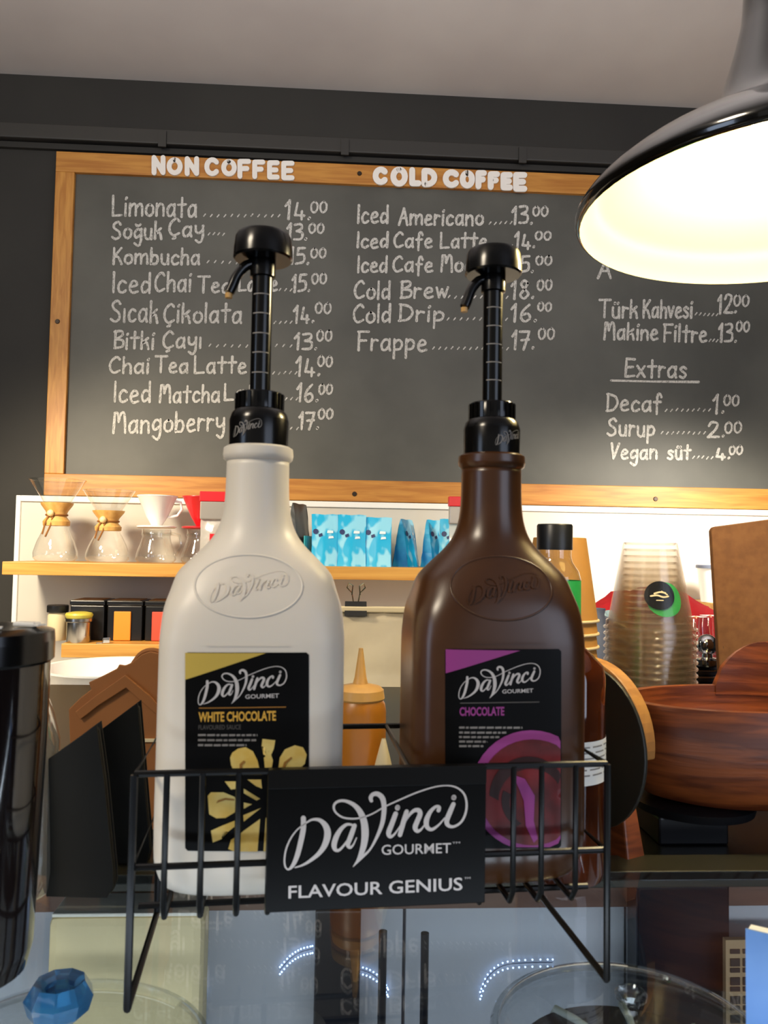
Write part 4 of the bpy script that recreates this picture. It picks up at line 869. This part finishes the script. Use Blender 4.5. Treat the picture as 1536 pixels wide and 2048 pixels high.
# brown mdf board
d = 1.15; pl = [P(1443, 1400, d), P(1423, 1062, d), P(1427, 1055, d), P(1434, 1053, d), P(1600, 1031, d), P(1600, 1420, d)]
zl = min(q.z for q in pl)
bl = Vector(P(1450, 1400, d)); cen = (pl[0]+pl[4])*.5
bx_ = thing('storage_box', 'dark storage box behind the wooden bowl carrying the brown board', 'box', (pl[0].x+.13, pl[0].y+.03, CT))
obj('box_body', B().box(-.15, .25, -.04, .035, 0, pl[0].z-CT-.012), 'machblack', bx_, bevel=.003); obj('box_lid', B().box(-.154, .254, -.044, .036, pl[0].z-CT-.012, pl[0].z-CT), 'machblack', bx_, bevel=.002)
t = thing('clipboard', 'upright brown fibre board with rounded corner and small hole at right', 'board', (cen.x, cen.y, pl[0].z))
loc = t.location
lowl = P(1452, 1400, d); low = [ pl[0]-loc, pl[1]-loc, pl[2]-loc, pl[3]-loc, pl[4]-loc, Vector((pl[4].x, pl[4].y, pl[0].z))-loc]
obj('board_panel', B().prism(low, (0.0, .010, 0)), 'mdf', t, bevel=.0015)
hp = P(1449, 1292, d)-loc; bb = B().lathe([(.0001, 0), (.0032, 0)], 16); bb.v = [(x*.8+hp.x, hp.y-.0006, y*1.4+hp.z) for x, y, z in bb.v]; obj('hole', bb, 'dsq', t)

# carved wooden bowl on a black pedestal
bdp = .825; bp_ = P(1490, 1500, bdp); bzt = P(1490, 1428, bdp-.085).z; bzb = P(1490, 1618, bdp-.05).z
t = thing('wooden_bowl', 'carved reddish wooden bowl with raised handles at the right', 'bowl', (bp_.x, bp_.y, 0), radians(4))
bh = bzt-bzb
def bowl_r(prof): return B().lathe(prof, 64, (0, 0, bzb), sx=1.0, sy=.62)
obj('bowl_body', bowl_r([(.085, .000), (.108, .006), (.122, .022), (.131, .048), (.134, .072), (.134, bh-.006), (.132, bh), (.120, bh), (.120, bh-.012), (.116, .045), (.09, .022), (.001, .016)]), 'bowl', t, smooth=True)
def ear(a0, w, hgt, m_):
    b = B(); n = 14; vs = []
    for i in range(n+1):
        s_ = i/n; a = a0+(s_-.5)*w; h_ = hgt*sin(pi*s_)**.6
        for r in (.118, .134): vs += [(r*cos(a), r*.62*sin(a), bzb+bh-.01), (r*cos(a), r*.62*sin(a), bzb+bh+h_)]
    fs = []
    for i in range(n):
        k = 4*i; fs += [(k, k+4, k+5, k+1), (k+2, k+3, k+7, k+6), (k+1, k+5, k+7, k+3), (k, k+2, k+6, k+4)]
    return obj('bowl_handle', b.add(vs, fs), m_, t, smooth=True)
ear(radians(58), .95, .050, 'bowl')
pw = thing('pedestal', 'black pedestal carrying the wooden bowl', 'pedestal', (bp_.x-.055, bp_.y, CT))
obj('plate', B().lathe([(.03, bzb-CT-.014), (.058, bzb-CT-.012), (.060, bzb-CT-.004), (.05, bzb-CT)], 44, cap0=True, cap1=True), 'machblack', pw, smooth=True)
obj('column', B().box(-.050, .020, -.035, .035, 0, bzb-CT-.012), 'machblack', pw, bevel=.002)
bowl_t = bpy.data.objects['wooden_bowl']
BM = (Matrix.Translation(bowl_t.location) @ Matrix.Rotation(bowl_t.rotation_euler.z, 4, 'Z')).inverted()
pc_ = P(1180, 1466, .78); zc_ = pc_.z; R_ = .073; rz_ = radians(-62); DM = Matrix.Translation((pc_.x, pc_.y, 0)) @ Matrix.Rotation(rz_, 4, 'Z')
n = 30; arc_ = [(R_*cos(radians(-8+196*i/n)), R_*sin(radians(-8+196*i/n))) for i in range(n+1)]
inn = [(x*.74, z*.74) for x, z in arc_][::-1]
b = B().prism([(x, -.008, zc_+z) for x, z in arc_+inn], (0, .016, 0)); b.v = [tuple(BM @ DM @ Vector(q)) for q in b.v]
o = obj('bowl_handle', b, 'lightwood', bowl_t, bevel=.002); o['label'] = 'pale curved end handle'
b = B().hexa([(.025, -.016, CT), (.063, -.016, CT), (.063, .008, CT), (.025, .008, CT)], [(.008, -.010, zc_-R_+.018), (.050, -.010, zc_-R_+.018), (.050, .008, zc_-R_+.018), (.008, .008, zc_-R_+.018)])
b.v = [tuple(BM @ DM @ Vector(q)) for q in b.v]; obj('foot', b, 'bowl', bowl_t, bevel=.002)
pl_ = P(1178, 1490, .755); rl = .068
t = thing('round_lid', 'thin dark round lid standing between the amber bottle and wooden bowl', 'lid', (pl_.x, pl_.y, CT), radians(-62))
cz_ = pl_.z-CT
b = B().prism([(rl*cos(2*pi*i/48), -.002, cz_+rl*1.1*sin(2*pi*i/48)) for i in range(48)], (0, .004, 0)); obj('lid_disc', b, 'darkdisc', t, bevel=.001)
obj('stand_foot', B().box(-.012, .012, -.004, .004, 0, cz_-rl*1.1+.004), 'darkdisc', t)

# ------------------------------------------------------------------ between the bottles: caramel squeeze bottle
d = .84; lx = at(722, d, CT); H = P(722, 1398, d).z-CT; H2 = P(722, 1372, d).z-CT; H3 = P(712, 1296, d).z-CT
t = thing('squeeze_bottle', 'caramel squeeze bottle with pointed nozzle standing between the two bottles', 'squeeze bottle', lx)
obj('body', B().lathe([(.024, 0), (.027, .003), (.0275, .02), (.0275, H-.012), (.0262, H-.004), (.024, H)], 40, cap0=True, cap1=True), 'caramel', t, smooth=True)
obj('screw_lid', B().lathe([(.0245, H), (.0258, H+.002), (.0245, H2-.003), (.021, H2), (.008, H2+.003)], 40, cap1=True), 'nozzle', t, smooth=True)
obj('nozzle', B().lathe([(.0085, H2+.001), (.0062, H2+.010), (.0022, H3)], 24, cap1=True), 'nozzle', t, smooth=True)
p = P(766, 1560, .80); t = thing('paper_cone', 'cream paper cone beside the caramel squeeze bottle', 'paper cone', (p.x, p.y, CT))
hh = P(776, 1478, .80).z-CT; obj('cone_wall', B().lathe([(.026, 0), (.002, hh)], 24, cap0=True), 'paper', t, smooth='all')

# ------------------------------------------------------------------ left side of the rack
p = P(-78, 2010, .50)
t = thing('canister', 'tall glossy black canister at the left edge in the foreground', 'canister', (p.x, p.y, TOP))
H = P(-78, 1284, .50).z-TOP
obj('body', B().lathe([(.030, 0), (.037, .005), (.0405, .02), (.0445, H*.75), (.0450, H), (.0430, H+.0005), (.0425, H-.006), (.040, .02), (.001, .012)], 56, cap0=True), 'darkcyl', t, smooth=True)
obj('rim', B().lathe([(.0448, H-.014), (.0470, H-.012), (.0470, H), (.0445, H+.002)], 56), 'black', t, smooth=True)
obj('lid', B().lathe([(.0470, H), (.0465, H+.006), (.036, H+.0085), (.0345, H+.0085), (.001, H+.0075)], 56), 'black', t, smooth=True)
for (x, y, w, r, lab) in ((.012, -.022, .009, .3, 'white sugar sachet on the black canister, nearer'), (.030, .004, .008, -.3, 'white sugar sachet on the black canister, at the right rim')):
    s_ = thing('sachet', lab, 'sachet', (p.x+x, p.y+y, TOP+H+.0087), r)
    obj('packet', B().box(-w, w, -.004, .004, 0, .003), 'sachet', s_, bevel=.001); obj('sealed_end', B().box(w, w+.003, -.004, .004, .0008, .0018), 'sachet', s_)
# two black folders
def slab(name, label, cat, px, d, thick, m, bottom=None, group=None, par_extra=None):
    pts = [P(u, v, d) for u, v in px]; x = sum(q.x for q in pts)/len(pts); y = pts[0].y
    zmin = min(q.z for q in pts) if bottom is None else bottom
    t = thing(name, label, cat, (x, y, zmin), 0, group)
    loc = Vector((x, y, zmin)); q = [p_-loc for p_ in pts]
    for a in q:
        if bottom is not None and a.z < .004: a.z = 0
    return t, loc, q
for px, d, th, lab, m_ in (([(96, 1518), (150, 1480), (193, 1448), (208, 1560), (226, 1745), (226, 1775), (214, 1797), (190, 1812), (140, 1826), (90, 1838)], .62, .014, 'dark grey slanted-top menu holder next to the tall canister', 'darkfold'),
                       ([(188, 1470), (232, 1437), (275, 1405), (288, 1560), (300, 1700), (292, 1735), (270, 1748), (228, 1754), (205, 1756)], .685, .014, 'black slanted-top menu holder behind the dark grey one', 'foldblack')):
    t, loc, q = slab('menu_holder', lab, 'menu holder', px, d, th, m_, TOP)
    lowz = min(a.z for a in q); loc2 = t.location; 
    q = [Vector((a.x, a.y, max(0, a.z-max(0, lowz)) if a.z-lowz < .004 else a.z)) for a in q]
    obj('front_cover', B().prism(q, (0, .002, 0)), m_, t, bevel=.0006)
    obj('sleeve', B().prism([a+Vector((0, .0022, -.0 if a.z < .005 else -.003)) for a in q], (0, th-.004, 0)), 'foldblack', t, bevel=.003)
    obj('back_cover', B().prism([a+Vector((0, th-.0016, 0)) for a in q], (0, .002, 0)), m_, t, bevel=.0006)
# kraft bag, folded over
px = [(137, 1419), (160, 1396), (182, 1379), (177, 1365), (205, 1352), (234, 1337), (238, 1329), (250, 1331), (264, 1325), (283, 1309), (300, 1303), (320, 1307), (345, 1330), (350, 1640), (330, 1662), (150, 1662), (140, 1500)]
dk = .80; pts = [P(u, v, dk) for u, v in px]; o_ = Vector((P(245, 1500, dk).x, P(245, 1500, dk).y, CT))
t = thing('kraft_bag', 'folded brown kraft paper bag with handle behind the menu holders', 'paper bag', o_)
q = [a-o_ for a in pts]; lo_ = min(a.z for a in q)
q = [Vector((a.x, a.y, 0 if a.z-lo_ < .003 else a.z)) for a in q]
obj('bag_front', B().prism(q, (0, .003, 0)), 'kraft', t, bevel=.001)
obj('bag_fill', B().prism([Vector((a.x*.96, a.y+.003, a.z*.97)) for a in q], (0, .034, 0)), 'kraft', t, bevel=.006)
flap = [P(u, v, dk-.004)-o_ for u, v in [(150, 1424), (190, 1392), (250, 1350), (300, 1392), (325, 1420), (325, 1440), (290, 1410), (252, 1376), (196, 1412), (160, 1440)]]
obj('fold_flap', B().prism(flap, (0, .004, 0)), 'kraft', t, bevel=.0008)
obj('handle', B().tube(smooth([P(u, v, dk+.012)-o_ for u, v in [(262, 1335), (280, 1310), (300, 1301), (322, 1306), (338, 1330)]], 3), .0028, 8), 'kraft', t, smooth=True)
obj('seam_strip', B().prism([P(u, v, dk-.002)-o_ for u, v in [(280, 1478), (345, 1478), (345, 1484), (280, 1484)]], (0, .002, 0)), 'paper', t)
# clear bottle between canister and bag
d = .72; t = thing('glass_bottle', 'tall clear glass bottle squeezed between the black canister and kraft bag', 'bottle', (P(122, 1300, d).x, .655, TOP))
H = WY(116, 1290, .655).z-TOP
obj('glass_body', B().lathe([(.024, 0), (.028, .004), (.030, .02), (.029, H-.075), (.024, H-.055), (.015, H-.03), (.0095, H-.012), (.0095, H-.004)], 40, cap0=True), 'smoky', t, smooth=True)
obj('inner_wall', B().lathe([(.024, .006), (.027, .02), (.026, H-.078), (.021, H-.058), (.012, H-.032), (.0075, H-.012)], 40, cap0=True), 'glass', t, smooth=True)
obj('cap', B().lathe([(.0102, H-.012), (.0104, H-.001), (.009, H)], 24, cap0=True, cap1=True), 'steel', t, smooth=True)

# ------------------------------------------------------------------ pendant lamp
C = EYE+Vector((.4372, .7480, .3355))
t = thing('pendant_lamp', 'large black enamel pendant lamp glowing at the upper right', 'pendant lamp', C)
outp = [(.2000, .000), (.2035, .002), (.2050, .007), (.2040, .013), (.1960, .024), (.1840, .035), (.1670, .048), (.1480, .059), (.1270, .070), (.1010, .082), (.0830, .095), (.0700, .112), (.0610, .132), (.0530, .158), (.0460, .185), (.0410, .215), (.0380, .30), (.036, .36), (.03, .375), (.012, .38)]
obj('shade', B().lathe(smooth(outp, 3), 72), 'shadeout', t, smooth='all')
inp = [(.2000, .0002), (.1960, .010), (.1860, .024), (.1800, .033), (.1640, .044), (.1450, .055), (.1240, .066), (.0980, .077), (.0800, .090), (.0670, .107), (.0580, .128), (.0500, .155), (.0430, .183), (.0380, .215), (.035, .30), (.033, .352), (.001, .355)]
obj('shade_lining', B().lathe(smooth(inp, 3), 72), 'shadein', t, smooth='all')
obj('bulb', B().lathe([(.001, .028), (.020, .031), (.034, .045), (.040, .066), (.036, .090), (.022, .118), (.014, .135), (.014, .15)], 32), 'bulb', t, smooth='all')
obj('socket', B().lathe([(.017, .148), (.022, .15), (.022, .215), (.012, .225), (.001, .226)], 28, cap0=True), 'socket', t, smooth=True)
obj('cable', B().tube([(0, 0, .378), (0, 0, zc-C.z)], .004, 8), 'wire', t, smooth=True)
lb_ = light('pendant_bulb_light', 'POINT', (C.x, C.y, C.z+.022), 7.5, (1, .84, .55), shadow_soft_size=.03); lb_.parent = t; lb_.location = (0, 0, .022)
